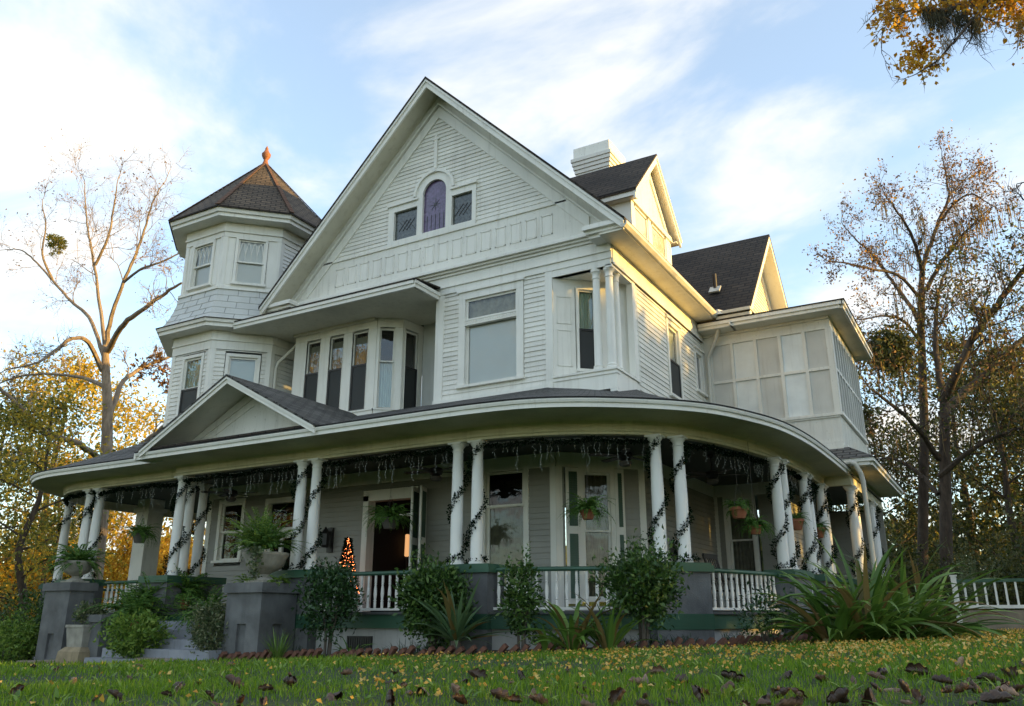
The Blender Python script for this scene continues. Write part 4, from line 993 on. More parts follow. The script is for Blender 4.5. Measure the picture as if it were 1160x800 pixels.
for (x0, y0, x1, y1) in ((-10.72, 14.55, -10.60, 14.15), (-10.50, 14.52, -10.38, 14.16)):
    f, l = edge_frame((x0, y0), (x1, y1)); f = Fr((x0, y0, 0), f.u[:2], -f.n[:2]) if f.n[0] < 0 else f
    s = MB()
    s.fb(f, 0, l, -.02, .02, .7, 3.15); o = hp(s, 'shutter', 'trim_paint')
    s = MB()
    for c, d in ((.8, 1.95), (2.1, 3.05)): s.fb(f, .06, l - .06, .018, .026, c, d); s.fb(f, .06, l - .06, -.026, -.018, c, d)
    s.build('louvre', 'shutter_green', o)
# glazed door left of it
m = MB()
m.fb(FRONT, -15.3, -15.2, -.1, .05, .6, 3.25); m.fb(FRONT, -14.3, -14.2, -.1, .05, .6, 3.25); m.fb(FRONT, -15.2, -14.3, -.1, .05, 3.12, 3.25); m.fb(FRONT, -15.2, -14.3, -.08, .0, 2.40, 2.54)
for a, b in ((-15.2, -15.1), (-14.8, -14.7), (-14.4, -14.3)): m.fb(FRONT, a, b, -.08, -.02, .6, 2.4)
m.fb(FRONT, -15.1, -14.4, -.08, -.022, .6, 1.3); m.fb(FRONT, -15.1, -14.4, -.08, -.021, 2.3, 2.4)
gd = hp(m, 'glazed_door', 'trim_paint')
m = MB(); m.quad(P(-15.2, -.05, 2.54), P(-14.3, -.05, 2.54), P(-14.3, -.05, 3.12), P(-15.2, -.05, 3.12)); m.quad(P(-15.1, -.05, 1.3), P(-14.4, -.05, 1.3), P(-14.4, -.05, 2.3), P(-15.1, -.05, 2.3)); m.build('door_pane', 'porch_glass', gd)
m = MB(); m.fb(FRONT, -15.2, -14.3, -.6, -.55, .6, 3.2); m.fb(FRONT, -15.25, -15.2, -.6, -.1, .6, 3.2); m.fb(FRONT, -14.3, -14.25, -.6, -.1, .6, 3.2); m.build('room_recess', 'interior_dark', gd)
f5 = Fr((-4.3, 0, 0), (0, 1), (1, 0))
m = MB(); m.fb(f5, 22.1, 22.2, -.05, .04, .6, 2.8); m.fb(f5, 23.2, 23.3, -.05, .04, .6, 2.8); m.fb(f5, 22.2, 23.2, -.05, .04, 2.7, 2.85); m.fb(f5, 22.2, 23.2, -.1, -.06, .6, 2.7); hp(m, 'side_door', 'dark_wood')
# far-left return of the porch: roof edge, stout pillar
m = MB(); m.box(-20.72, -20.22, 15.0, 15.5, .55, 3.65); m.box(-20.78, -20.16, 14.94, 15.56, .55, .75); m.box(-20.78, -20.16, 14.94, 15.56, 3.3, 3.4); hp(m, 'pillar', 'white_paint')
# entry steps
m = MB()
for i in range(5): z = .60 - i * .16; m.box(-14.95, -12.05, 11.85 - .34 * (i + 1), 11.85 - .34 * i, -.7, z - .16 + .003)
ST = hp(m, 'entry_steps', 'step_stone')
m = MB()
for x in (-15.55,): m.box(x - .25, x + .30, 10.6, 11.7, -.7, .42); m.box(x - .30, x + .35, 10.55, 11.72, .42, .56)
hp(m, 'step_wall', 'grey_masonry')
# ================================================================== PLANTS: tools
def gx(px, Y):      # X of the point at depth line Y that lies in the direction of a column of the photograph (eye at 0,0)
    d = HF * 0 + RGT * (px - PX0) + np.array([FWD[0], FWD[1], 0]) / math.cos(TH) * (FPX / math.cos(TH))
    return Y * d[0] / d[1]
def unit(a): return a / np.maximum(np.linalg.norm(a, axis=-1, keepdims=True), 1e-9)
def rdir(n, up=0.): v = rng.normal(size=(n, 3)); v[:, 2] += up; return unit(v)
def leaves(P, D, size, wr=.42, fold=.12):
    """folded diamond leaves growing from P along D"""
    n = len(P); size = np.broadcast_to(np.asarray(size, float), (n,))[:, None]
    S = unit(np.cross(D, rdir(n))); Nn = np.cross(D, S)
    v = np.stack([P, P + D * size * .48 + S * size * wr * .5 + Nn * size * fold, P + D * size - Nn * size * fold * .4, P + D * size * .48 - S * size * wr * .5 + Nn * size * fold], 1).reshape(-1, 3)
    return v, np.arange(4 * n).reshape(n, 4)
def join(parts):
    vs, fs, k = [], [], 0
    for v, f in parts: vs.append(v); fs.append(f + k); k += len(v)
    return np.concatenate(vs), np.concatenate(fs)
def clumps(c, rad, ncl, per, size, shell=.75, spread=.32, up=.3, wr=.42):
    """leaf clumps through an uneven ellipsoid"""
    c = np.array(c, float); rad = np.array(rad, float)
    u = rdir(ncl) * (shell + (1 - shell) * rng.random((ncl, 1)) ** .5 - .35 * rng.random((ncl, 1)) ** 2)
    u *= (1 + .19 * rng.normal(size=(ncl, 1)))
    cc = c + u * rad
    sp = spread * rad.mean() * (.6 + .8 * rng.random((ncl, 1)))
    n = ncl * per
    P = np.repeat(cc, per, 0) + rng.normal(size=(n, 3)) * np.repeat(sp, per, 0) * .55
    D = unit(unit(P - c) * .6 + rdir(n, up))
    return leaves(P, D, size * (.4 + 1.05 * rng.random(n)), wr)
def ribbon(base, az, elev, Ln, wd, droop, nseg=8, fold=.25, twist=0.):
    """a strap leaf: rises, arches over, folded along its middle"""
    p = np.array(base, float); e = elev; h = np.array((math.cos(az), math.sin(az), 0)); side = np.array((-h[1], h[0], 0))
    vs = []; st = Ln / nseg
    for i in range(nseg + 1):
        t = i / nseg; w = wd * (min(1, .55 + 2.2 * t) if t < .3 else 1) * (1 - max(0, (t - .35) / .65) ** 1.7) + .001
        d = h * math.cos(e) + np.array((0, 0, math.sin(e))); nn = np.cross(side, d); nn = -nn
        s = side * math.cos(twist * t) + nn * math.sin(twist * t)
        vs += [p - s * w / 2 + nn * w * fold, p, p + s * w / 2 + nn * w * fold]
        p = p + d * st; e -= droop / nseg * (.5 + 1.2 * t)
    fs = []
    for i in range(nseg):
        a = i * 3; fs += [(a, a + 1, a + 4, a + 3), (a + 1, a + 2, a + 5, a + 4)]
    return np.array(vs), np.array(fs)
def strap_plant(name_parent, base, n, Ln, wd, el=(.5, 1.4), droop=(.6, 1.8), mat='strap_leaf', spread=.12, dry=0, az=None, part='leaves', nseg=8):
    parts = []; dr = []
    for i in range(n):
        a = random.uniform(0, 2 * math.pi) if az is None else random.gauss(*az)
        l = Ln * random.uniform(.55, 1.1); b = np.array(base) + np.array((math.cos(a), math.sin(a), 0)) * random.uniform(0, spread)
        r = ribbon(b, a, random.uniform(*el), l, wd * random.uniform(.7, 1.2), random.uniform(*droop), nseg, random.uniform(.1, .35), random.uniform(-.8, .8))
        (dr if random.random() < dry else parts).append(r)
    v, f = join(parts); o = mesh_np(part, v, f, mat, name_parent)
    if dr: v, f = join(dr); mesh_np('dry_leaves', v, f, 'strap_leaf_dry', name_parent)
    return o
def fern_geo(base, n, Ln, droop=(1.2, 2.4), el=(.2, 1.3), leaflet=.055, step=.022, az=None):
    P = []; D = []; S = []; rib = []
    for i in range(n):
        a = random.uniform(0, 2 * math.pi) if az is None else random.gauss(*az); e = random.uniform(*el); l = Ln * random.uniform(.55, 1.1); dr = random.uniform(*droop)
        p = np.array(base, float); h = np.array((math.cos(a), math.sin(a), 0)); side = np.array((-h[1], h[0], 0)); k = max(6, int(l / step))
        for j in range(k):
            t = j / k; d = h * math.cos(e) + np.array((0, 0, math.sin(e))); p = p + d * l / k; e -= dr / k
            if t > .12:
                s = leaflet * (1 - .75 * t) * random.uniform(.8, 1.2)
                for q in (-1, 1):
                    P.append(p); D.append(side * q * .85 + d * .5 + np.array((0, 0, -.15))); S.append(s)
    return leaves(np.array(P), unit(np.array(D)), np.array(S) * 1.3, .42, .06)
def stem_set(base, n, h, r, spread, k=5, mb=None):
    mb = mb or MB()
    for i in range(n):
        a = random.uniform(0, 6.28); q = random.uniform(.3, 1) * spread
        pts = [(base[0] + .04 * math.cos(a), base[1] + .04 * math.sin(a), base[2] - .05)]
        for t in (.35, .7, 1): pts.append((base[0] + math.cos(a) * q * t + random.uniform(-.02, .02), base[1] + math.sin(a) * q * t + random.uniform(-.02, .02), base[2] + h * t * random.uniform(.92, 1.05)))
        mb.tube(pts, [r, r * .8, r * .55, r * .3], k)
    return mb
def bush(name, label, cat, px, Y, hgt, rad, zc, ncl, per, size, mat, trunk_h=None, nst=5, group=None, wr=.45, up=.3, shoots=0, z=None, X=None):
    x = gx(px, Y) if X is None else X; z = ground(x, Y) if z is None else z
    t = thing(name, label, cat, (x, Y, z), group)
    parts = [clumps((x, Y, z + zc), rad, ncl, per, size, wr=wr, up=up)]
    P = []
    for i in range(shoots):
        a = random.uniform(0, 6.28); q = random.uniform(.1, .8); b = np.array((x + rad[0] * q * math.cos(a), Y + rad[1] * q * math.sin(a), z + zc + rad[2] * .6)); l = random.uniform(.2, .5)
        dv = np.array((random.gauss(0, .18), random.gauss(0, .18), 1.))
        for j in range(14): P.append(b + dv * l * j / 13)
    if P: P = np.array(P); parts.append(leaves(P, unit(rdir(len(P), .5)), size * rng.uniform(.6, 1.1, len(P)), wr))
    v, f = join(parts); mesh_np('foliage', v, f, mat, t)
    stem_set((x, Y, z), nst, trunk_h or zc, .028 if nst < 6 else .014, rad[0] * .6).build('stem', 'shrub_bark', t, smooth=True)
    return t

# ================================================================== GROUND
xs = np.concatenate([[-900, -400, -200, -110], np.arange(-70, 45, .9), [70, 120, 250, 500, 900]])
ys = np.concatenate([[-900, -400, -150, -60], np.arange(-25, 75, .9), [100, 160, 300, 600, 900]])
gv = np.array([(x, y, ground(x, y) if abs(x) < 200 and abs(y) < 400 else ground(max(-200, min(200, x)), max(-25, y))) for y in ys for x in xs])
nx, ny = len(xs), len(ys)
gf = np.array([(j * nx + i, j * nx + i + 1, (j + 1) * nx + i + 1, (j + 1) * nx + i) for j in range(ny - 1) for i in range(nx - 1)])
m_, nt, b = nodes('lawn_soil')
tc = N(nt, 'ShaderNodeTexCoord'); n1 = N(nt, 'ShaderNodeTexNoise'); n1.inputs['Scale'].default_value = 1.8; n1.inputs['Detail'].default_value = 9; L(nt, tc.outputs['Object'], n1.inputs['Vector'])
n2 = N(nt, 'ShaderNodeTexNoise'); n2.inputs['Scale'].default_value = 40; n2.inputs['Detail'].default_value = 5; L(nt, tc.outputs['Object'], n2.inputs['Vector'])
c1 = ramp(nt, n1.outputs[0], [(.35, (.022, .050, .010)), (.7, (.050, .085, .016))]); c2 = ramp(nt, n2.outputs[0], [(.4, (.35, .35, .3)), (.65, (1, 1, 1))])
mx = N(nt, 'ShaderNodeMix', data_type='RGBA', blend_type='MULTIPLY'); mx.inputs[0].default_value = 1; L(nt, c1, mx.inputs[6]); L(nt, c2, mx.inputs[7]); L(nt, mx.outputs[2], b.inputs['Base Color'])
b.inputs['Roughness'].default_value = 1; bp = N(nt, 'ShaderNodeBump'); bp.inputs['Strength'].default_value = .6; bp.inputs['Distance'].default_value = .03; L(nt, n2.outputs[0], bp.inputs['Height']); L(nt, bp.outputs[0], b.inputs['Normal'])
tag(mesh_np('ground', gv, gf, 'lawn_soil'), kind='structure')
paint('mulch', (.045, .032, .022), var=.5, scale=14, streak=False, rough=1, bump=1., bscale=50)
# planting bed between house and bricks
BEDW = 1.22
bedpath = [(p + nn * .0, p + nn * BEDW) for p, nn in PATH if p[0] > -12.4]
v = []; ff = []
for i, (a, c) in enumerate(bedpath):
    for k in range(5):
        q = a + (c - a) * k / 4; v.append((q[0], q[1], ground(q[0], q[1]) + .035 - .02 * (k == 4)))
for i in range(len(bedpath) - 1):
    for k in range(4): ff.append((i * 5 + k, (i + 1) * 5 + k, (i + 1) * 5 + k + 1, i * 5 + k + 1))
tag(mesh_np('garden_bed', v, ff, 'mulch'), kind='structure')
tag(mesh_np('garden_bed', [(-24, 10.9, ground(-24, 10.9) + .02), (-15.9, 10.75, ground(-15.9, 10.8) + .02), (-15.9, 12.2, ground(-15.9, 12) + .02), (-24, 12.6, ground(-24, 12.6) + .02)], [(0, 1, 2, 3)], 'mulch'), kind='structure')
def in_bed(x, y):
    if x > -16 and y > 9:
        for p, nn in PATH[::3]:
            if np.dot((x - p[0], y - p[1]), nn) < BEDW + .02 and np.hypot(x - p[0], y - p[1]) < 2.2: return True
        if x < -3.4 and y > 12: return True
    if y > 10.55 and x < -11: return True
    return False
# ---- flagstones of the front walk
fs_lab = ['weathered flagstone on the lawn edge left of the square stone planter', 'low flagstone in front of the grey pier at far left', 'flagstone just right of the square stone planter', 'flagstone at the foot of the entry steps']
for (px, Y, w, d), lab in zip(((45, 10.75, .9, .5), (72, 10.85, .7, .45), (137, 10.5, .9, .5), (185, 10.35, 1.3, .6)), fs_lab):
    x = gx(px, Y); z = ground(x, Y); mb = MB(); k = 9
    ring = [(x + w / 2 * math.cos(a) * random.uniform(.85, 1.1), Y + d / 2 * math.sin(a) * random.uniform(.85, 1.1)) for a in np.linspace(0, 2 * math.pi, k, endpoint=False)]
    mb.add([(a, c, z - .03) for a, c in ring] + [(a, c, z + .055) for a, c in ring], [tuple(range(k - 1, -1, -1)), tuple(range(k, 2 * k))] + [(i, (i + 1) % k, k + (i + 1) % k, k + i) for i in range(k)])
    tag(mb.build('flagstone', 'flagstone', origin=(x, Y, z)), lab, 'flagstone', 'flagstones along the front walk')
# ---- sawtooth brick edging
brick = MB(); brick.hexa([(-.034, -.115, -.05), (.034, -.115, -.05), (.034, .115, -.05), (-.034, .115, -.05), (-.031, -.112, .05), (.031, -.112, .05), (.031, .112, .05), (-.031, .112, .05)])
edge = [p + nn * (BEDW + .03) for p, nn in PATH if -12.1 < p[0] and p[1] < 16.5]
E2, tt = resample([tuple(p) for p in edge], 400); nb = int(tt[-1] / .165); bo = None
for i in range(nb):
    k = int((i + .5) / nb * 399); p = E2[k]; t = E2[min(399, k + 1)] - E2[max(0, k - 1)]; az = math.atan2(t[1], t[0])
    if random.random() < .06: continue
    if bo is None: bo = brick.build('edging_brick', 'brick_clay', origin=(0, 0, 0)); tag(bo, 'red clay brick tilted in the sawtooth edging between lawn and planting bed', 'brick', 'sawtooth bricks edging the planting bed'); o = bo
    else: o = bo.copy(); COL.objects.link(o)
    from mathutils import Matrix
    mt = Matrix.Translation((p[0], p[1], ground(p[0], p[1]) + .03 + random.uniform(-.02, .02))) @ Matrix.Rotation(az + random.gauss(0, .08), 4, 'Z') @ Matrix.Rotation(R(90), 4, 'X') @ Matrix.Rotation(R(-44 + random.gauss(0, 8)), 4, 'Z') @ Matrix.Rotation(random.gauss(0, .05), 4, 'X')
    o.matrix_world = mt
# ================================================================== LAWN
def lawn_points(n, r0, r1, a0=-72, a1=16):
    a = np.radians(rng.uniform(a0, a1, n)); r = np.sqrt(rng.uniform(r0 ** 2, r1 ** 2, n))
    P = np.stack([r * np.sin(a), r * np.cos(a)], 1)
    ok = np.array([not in_bed(x, y) and y < 21.4 for x, y in P]); return P[ok]
gp = []
for n, r0, r1, hh, ww in ((42000, 2.6, 5, .050, .0050), (48000, 5, 8, .052, .007), (34000, 8, 11.5, .055, .010), (20000, 11.5, 16, .06, .015), (14000, 16, 26, .07, .024)):
    P = lawn_points(n, r0, r1); k = len(P)
    base = np.stack([P[:, 0], P[:, 1], np.array([ground(x, y) for x, y in P]) - .004], 1)
    patch = .75 + .5 * np.sin(P[:, 0] * 1.3 + 2 * np.sin(P[:, 1] * .9)) * np.sin(P[:, 1] * 1.7 + P[:, 0] * .4) * .6
    keep = rng.random(k) < np.clip(.25 + 1.1 * (patch - .45), .3, 1); base, patch = base[keep], patch[keep]; k = len(base)
    h = hh * rng.uniform(.4, 1.5, k) * np.maximum(patch, .4); w = ww * rng.uniform(.7, 1.3, k); az = rng.uniform(0, 6.28, k); lean = rng.uniform(0, .75, k) * h; la = rng.uniform(0, 6.28, k)
    s = np.stack([np.cos(az), np.sin(az), 0 * az], 1) * (w / 2)[:, None]; ln = np.stack([np.cos(la), np.sin(la), 0 * la], 1) * lean[:, None]
    mid = base + ln * .35 + np.array([0, 0, 1]) * (h * .6)[:, None]; tip = base + ln + np.array([0, 0, 1]) * h[:, None]
    v = np.stack([base - s, base + s, mid + s * .7, mid - s * .7, tip + s * .12, tip - s * .12], 1).reshape(-1, 3)
    i = np.arange(k)[:, None] * 6; f = np.concatenate([i + np.array([[0, 1, 2, 3]]), i + np.array([[3, 2, 4, 5]])]); gp.append((v, f))
v, f = join(gp); tag(mesh_np('lawn_grass', v, f, 'grass_blade'), 'short green lawn grass in front of the house', 'grass', kind='stuff')
P = lawn_points(420, 3, 12); parts = []
for x, y in P:
    for q in range(rng.integers(4, 9)):
        a = rng.uniform(0, 6.28); r0 = rng.uniform(.0, .07); parts.append(ribbon((x + r0 * math.cos(a), y + r0 * math.sin(a), ground(x, y) + .012), a, rng.uniform(.2, 1.1), rng.uniform(.05, .11), rng.uniform(.012, .026), rng.uniform(.5, 1.5), 4, .2))
tag(mesh_np('lawn_weeds', *join(parts), 'bright_leaf'), 'broad leaved weeds growing among the lawn grass', 'weeds', kind='stuff')
# small golden leaves scattered thickly towards the right
P = np.concatenate([lawn_points(7600, 6, 24, -11, 10), lawn_points(2600, 6.5, 20, -24, -6), lawn_points(800, 5, 13, -40, -18), lawn_points(140, 3.5, 12, -70, -38)])
k = len(P); pz = np.array([ground(x, y) for x, y in P]) + rng.uniform(.02, .06, k)
P3 = np.stack([P[:, 0], P[:, 1], pz], 1); D = unit(rdir(k) * np.array([1, 1, .45])); sz = rng.uniform(.020, .048, k)
v, f = leaves(P3, D, sz, .7, .2); tag(mesh_np('small_fallen_leaves', v, f, 'fallen_gold'), 'small golden leaves scattered thickly over the lawn', 'leaves', kind='stuff')
# big curled brown leaves, one object each
def curled_leaf(seed):
    r_ = random.Random(seed); vs = []; nu, nv = 15, 11; c1 = r_.uniform(1.4, 3.0); c2 = r_.uniform(-2.0, 2.4); tw = r_.uniform(-1.2, 1.2)
    for i in range(nu):
        t = i / (nu - 1); w = .40 * math.sin(math.pi * min(1, t * .92 + .06)) ** .7 * (1 + .13 * math.sin(t * 19 + seed) + .08 * math.sin(t * 41 + 2 * seed)); ang = (t - .5) * c2
        for j in range(nv):
            s = (j / (nv - 1) - .5) * 2; a = s * c1 + tw * (t - .5)
            x = (t - .5) * math.cos(ang * .6); y = math.sin(a) / max(.5, c1) * w; z = (1 - math.cos(a)) / max(.5, c1) * w * 1.1 + abs(ang) * .2 * abs(t - .5) + .012 * math.sin(7 * t + 9 * s + seed)
            vs.append((x, y, z))
    fs = [(i * nv + j, (i + 1) * nv + j, (i + 1) * nv + j + 1, i * nv + j + 1) for i in range(nu - 1) for j in range(nv - 1)]
    mb = MB(); mb.add(vs, fs); mb.tube([(-.5, 0, .01), (-.72, .05, .03)], .012, 5); return mb
lp = []
for k in range(9):
    o = curled_leaf(k).build('fallen_leaf', 'fallen_brown', smooth=True, origin=(0, 0, 0)); tag(o, 'large curled brown dead leaf lying in the short lawn grass', 'dead leaf', 'large brown leaves fallen on the lawn'); lp.append(o)
used = set()
spots = [(442, 768), (482, 780), (590, 766), (630, 771), (84, 772), (265, 774), (330, 772), (380, 784), (694, 767), (730, 770), (820, 778), (886, 763), (972, 748), (1005, 752), (1010, 775), (1024, 778), (700, 790), (565, 787), (860, 795), (930, 768), (1075, 772), (1120, 768), (1145, 763), (1068, 770), (830, 768), (655, 775), (200, 776), (1110, 776), (520, 792), (235, 786), (130, 786), (20, 782), (300, 794), (440, 792), (610, 793), (770, 770), (790, 786), (745, 760), (950, 790), (990, 792), (1050, 795), (1130, 790), (1000, 762), (880, 782), (905, 795), (330, 762), (540, 765), (150, 766), (1090, 752), (1040, 760)]
for i in range(34): spots.append((random.uniform(560, 1250), 750 + 50 * random.random() ** .6))
for i in range(70): spots.append((random.uniform(-150, 1300), 752 + 46 * random.random() ** .7 - (10 if random.random() < .2 else 0)))
for i, (px, py) in enumerate(spots):
    r = RGT * (px - PX0) + UPV * (PY0 - py) + FWD * FPX; hd = np.hypot(r[0], r[1]); t = None
    for k in range(1, 900):
        d = k * .03 + 1; q = np.array([0, 0, EYE]) + r * (d / hd)
        if q[2] < ground(q[0], q[1]) + .04: t = q; break
    if t is None or in_bed(t[0], t[1]) or d > 13: continue
    s = i % 9
    if s not in used: o = lp[s]; used.add(s)
    else: o = lp[s].copy(); COL.objects.link(o)
    sc = random.uniform(.11, .19) if i < 50 else random.uniform(.055, .135)
    o.location = (t[0], t[1], ground(t[0], t[1]) + .02); o.rotation_euler = (random.gauss(0, .5), random.gauss(0, .5) + (math.pi if random.random() < .35 else 0), random.uniform(0, 6.28)); o.scale = (sc, sc, sc)

# ================================================================== PORCH DRESSING
def needles(pts, rad, n, size, mat, parent=None, name='garland', origin=None):
    pts = np.array(pts); i = rng.uniform(0, len(pts) - 1.001, n); k = i.astype(int); fr = (i - k)[:, None]
    P = pts[k] * (1 - fr) + pts[k + 1] * fr; lump = (.65 + .5 * np.sin(i * .9) ** 2)[:, None]
    D = rdir(n); P = P + D * rad * lump * rng.uniform(.2, 1, (n, 1))
    v, f = leaves(P, D, size * rng.uniform(.6, 1.3, n), .5, .1); return mesh_np(name, v, f, mat, parent, origin=origin)
GROUPC = {'A': ['single column at the far left end of the porch'], 'B': ['left column of the pair behind the urn at far left', 'right column of the pair behind the urn at far left'],
          'C': ['front column of the cluster of three by the steps', 'middle column of the cluster of three by the steps', 'rear column of the cluster of three by the steps'],
          'D': ['left column of the pair behind the tall fern urn', 'right column of the pair behind the tall fern urn'], 'E': ['left column of the pair beside the round leafy bush', 'right column of the pair beside the round leafy bush'],
          'F': ['left column of the pair at the porch bend', 'right column of the pair at the porch bend'], 'G': ['nearer column of the first pair along the right side', 'farther column of the first pair along the right side'],
          'H': ['nearer column of the second pair along the right side', 'farther column of the second pair along the right side'], 'I': ['nearer column of the third pair along the right side', 'farther column of the third pair along the right side'],
          'J': ['nearer column by the white downspout on the right', 'farther column by the white downspout on the right'], 'K': ['nearer column of the rearmost pair at far right', 'farther column of the rearmost pair at far right']}
def helix(ph, turns, tail):
    pts = []
    for i in range(90):
        t = i / 89; a = ph - t * turns * 2 * math.pi; z = 3.34 - 1.86 * t; r = .135 + .02 * math.sin(9 * t)
        pts.append((r * math.cos(a), r * math.sin(a), z))
    for i in range(16): a = a - .35; pts.append((.16 * math.cos(a) + tail * i / 40, .16 * math.sin(a), 1.46 - .1 * i / 16))
    return pts
gproto = [needles(helix(ph, tn, tl), .045, 1150, .045, 'garland_needle', name='column_garland', origin=(0, 0, 0)) for ph, tn, tl in ((2.6, 1.7, .3), (.4, 1.55, -.3), (1.5, 1.8, .2))]
gu = set(); cnt = {}
for key, c, x, y in COLOBJ:
    if key not in GROUPC: continue
    i = cnt.get(key, 0); cnt[key] = i + 1; k = (i + ord(key)) % 3
    if k not in gu: o = gproto[k]; gu.add(k)
    else: o = gproto[k].copy(); COL.objects.link(o)
    o.location = (x, y, 0); o.rotation_euler = (0, 0, random.uniform(-1.4, 1.4)); o.scale = (1, 1, 1)
    tag(o, 'evergreen garland wound round the ' + GROUPC[key][i], 'garland', 'garlands wound round the porch columns')
def along(P, a, b, n, off=0.):
    X = [q[0] for q in P]; i0 = min(range(len(P)), key=lambda i: np.hypot(*(X[i] - np.array(a)))); i1 = min(range(len(P)), key=lambda i: np.hypot(*(X[i] - np.array(b))))
    A, _ = resample([tuple(p + nn * off) for p, nn in P[i0:i1 + 1]], n); return A
SP = [(LPATH, (-21.3, 13.4), (-18.8, 12.2), 'left end of the porch'), (LPATH, (-18.4, 12.15), (-15.4, 12.15), 'opening left of the three column cluster'), (PATH, (-15.2, 11.92), (-11.65, 11.93), 'portico opening over the steps'),
      (PATH, (-11.2, 11.93), (-8.1, 11.93), 'opening with the hanging fern and doorway'), (PATH, (-7.6, 11.95), (-4.85, 13.05), 'opening left of the porch bend'), (PATH, (-4.5, 13.4), (-3.6, 16.2), 'opening right of the porch bend'),
      (PATH, (-3.55, 16.5), (-3.45, 18.3), 'first gap of the right side porch'), (PATH, (-3.45, 18.7), (-3.43, 20.0), 'second gap of the right side porch')]
for P, a, b, lab in SP:
    A = along(P, a, b, 60, -.07); z = [3.41 - .045 - .05 * abs(math.sin(i / 59 * math.pi * 3)) for i in range(60)]
    pts = [(p[0], p[1], zz) for p, zz in zip(A, z)]; ln = np.linalg.norm(np.diff(A, axis=0), axis=1).sum()
    o = needles(pts, .038, int(480 * ln), .042, 'garland_needle', name='beam_garland', origin=(A[0][0], A[0][1], 3.4)); tag(o, 'evergreen garland strung under the beam across the ' + lab, 'garland', 'garlands strung along the porch beam')
    A = along(P, a, b, 80, -.16); mb = MB(); bl = MB(); s = 0.
    mb.tube([(p[0], p[1], 3.385 + .01 * math.sin(i)) for i, p in enumerate(A)], .003, 4)
    i = 0
    while s < ln:
        s += random.choice((.06, .08, .10, .14, .30)); p = A[min(79, int(s / ln * 79))]; h = random.choice((.12, .20, .28, .36, .46)); q = [(p[0], p[1], 3.38)]; zz = 3.38
        while zz > 3.38 - h: zz -= .05; q.append((p[0] + random.gauss(0, .013), p[1] + random.gauss(0, .013), zz))
        mb.tube(q, .0019, 3)
        for c in q[1:]: bl.lathe((c[0] + random.gauss(0, .008), c[1] + random.gauss(0, .008), c[2] - .01), [(.003, -.011), (.005, 0), (.003, .009)], 4)
    t = thing('icicle_lights', 'white icicle lights hanging across the ' + lab, 'string lights', (A[0][0], A[0][1], 3.385), 'icicle light strings on the porch')
    mb.build('wire', 'white_wire', t); bl.build('bulb', 'white_wire', t)
def ceiling_fan(x, y, lab, z=3.64, az=.3):
    t = thing('ceiling_fan', lab, 'ceiling fan', (x, y, z), 'ceiling fans on the porch')
    m = MB(); m.lathe((x, y, z), [(.07, 0), (.06, -.05), (.014, -.07), (.014, -.30), (.05, -.32), (.13, -.35), (.14, -.42), (.11, -.47), (.05, -.50)][::-1], 16); m.build('motor', 'black_metal', t, smooth=True)
    for k in range(5):
        a = az + k * 2 * math.pi / 5; c, s = math.cos(a), math.sin(a); m = MB()
        q = [(.12, -.03), (.24, -.065), (.64, -.07), (.67, 0), (.64, .07), (.24, .065), (.12, .03)]
        v = [(x + c * u - s * w, y + s * u + c * w, z - .40 + .12 * w) for u, w in q]; m.add(v + [(p[0], p[1], p[2] - .012) for p in v], [tuple(range(7)), tuple(range(13, 6, -1))] + [(i, 7 + i, 7 + (i + 1) % 7, (i + 1) % 7) for i in range(7)])
        m.build('blade', 'dark_wood', t)
    m = MB(); m.lathe((x, y, z), [(.02, -.60), (.09, -.585), (.12, -.54), (.11, -.505), (.06, -.495)], 16); m.build('lamp_bowl', 'wicker_grey', t, smooth=True)
ceiling_fan(-5.55, 13.62, 'black ceiling fan beside the corner window at the porch bend', az=.1); ceiling_fan(-4.83, 16.4, 'black ceiling fan over the side porch near the hanging baskets', az=.5); ceiling_fan(-15.2, 13.4, 'black ceiling fan in the dark portico behind the fern urn'); ceiling_fan(-9.4, 13.3, 'black ceiling fan beside the left column of the pair by the round bush', az=.9)
def hanging_basket(x, y, z, r, lab, pot=True, fl=.42, n=46, zt=3.6):
    t = thing('hanging_basket', lab, 'hanging plant', (x, y, z), 'hanging fern baskets on the porch')
    m = MB(); m.lathe((x, y, z), [(r * .62, -r * 1.1), (r * .95, -.03), (r * 1.05, -.03), (r * 1.05, .02), (r * .9, .02)], 18); m.build('pot', 'terracotta' if pot else 'wicker_grey', t, smooth=True)
    m = MB(); top = (x, y, z + .45)
    for k in range(3): a = k * 2.1 + .3; m.tube([(x + r * math.cos(a), y + r * math.sin(a), z), top], .0028, 4)
    m.tube([top, (x, y, zt)], .0035, 4); m.build('hanger', 'wicker_grey', t)
    v, f = fern_geo((x, y, z + .0), int(n * 1.9), fl * 1.08, step=.02); mesh_np('fern', v, f, 'fern_leaf', t)
hanging_basket(-10.06, 12.75, 2.30, .17, 'large fern in a grey basket hanging before the doorway', pot=False, fl=.62, n=60)
hanging_basket(-5.90, 12.75, 2.20, .13, 'fern in a clay pot hanging before the corner window', fl=.52, n=46)
hanging_basket(-3.98, 15.0, 2.36, .16, 'clay pot fern hanging higher of two beside the right column pair', fl=.34, n=36)
hanging_basket(-3.78, 15.25, 2.05, .12, 'small clay pot fern hanging lower of two beside the right column pair', fl=.42, n=36)
hanging_basket(-3.52, 17.45, 2.36, .17, 'clay pot fern hanging in the first gap of the right side porch', fl=.32, n=32)
hanging_basket(-3.45, 19.35, 2.35, .17, 'clay pot fern hanging in the second gap of the right side porch', fl=.34, n=32)
hanging_basket(-16.9, 12.4, 2.30, .17, 'shaded fern basket hanging left of the three column cluster', pot=False, fl=.5, n=50)
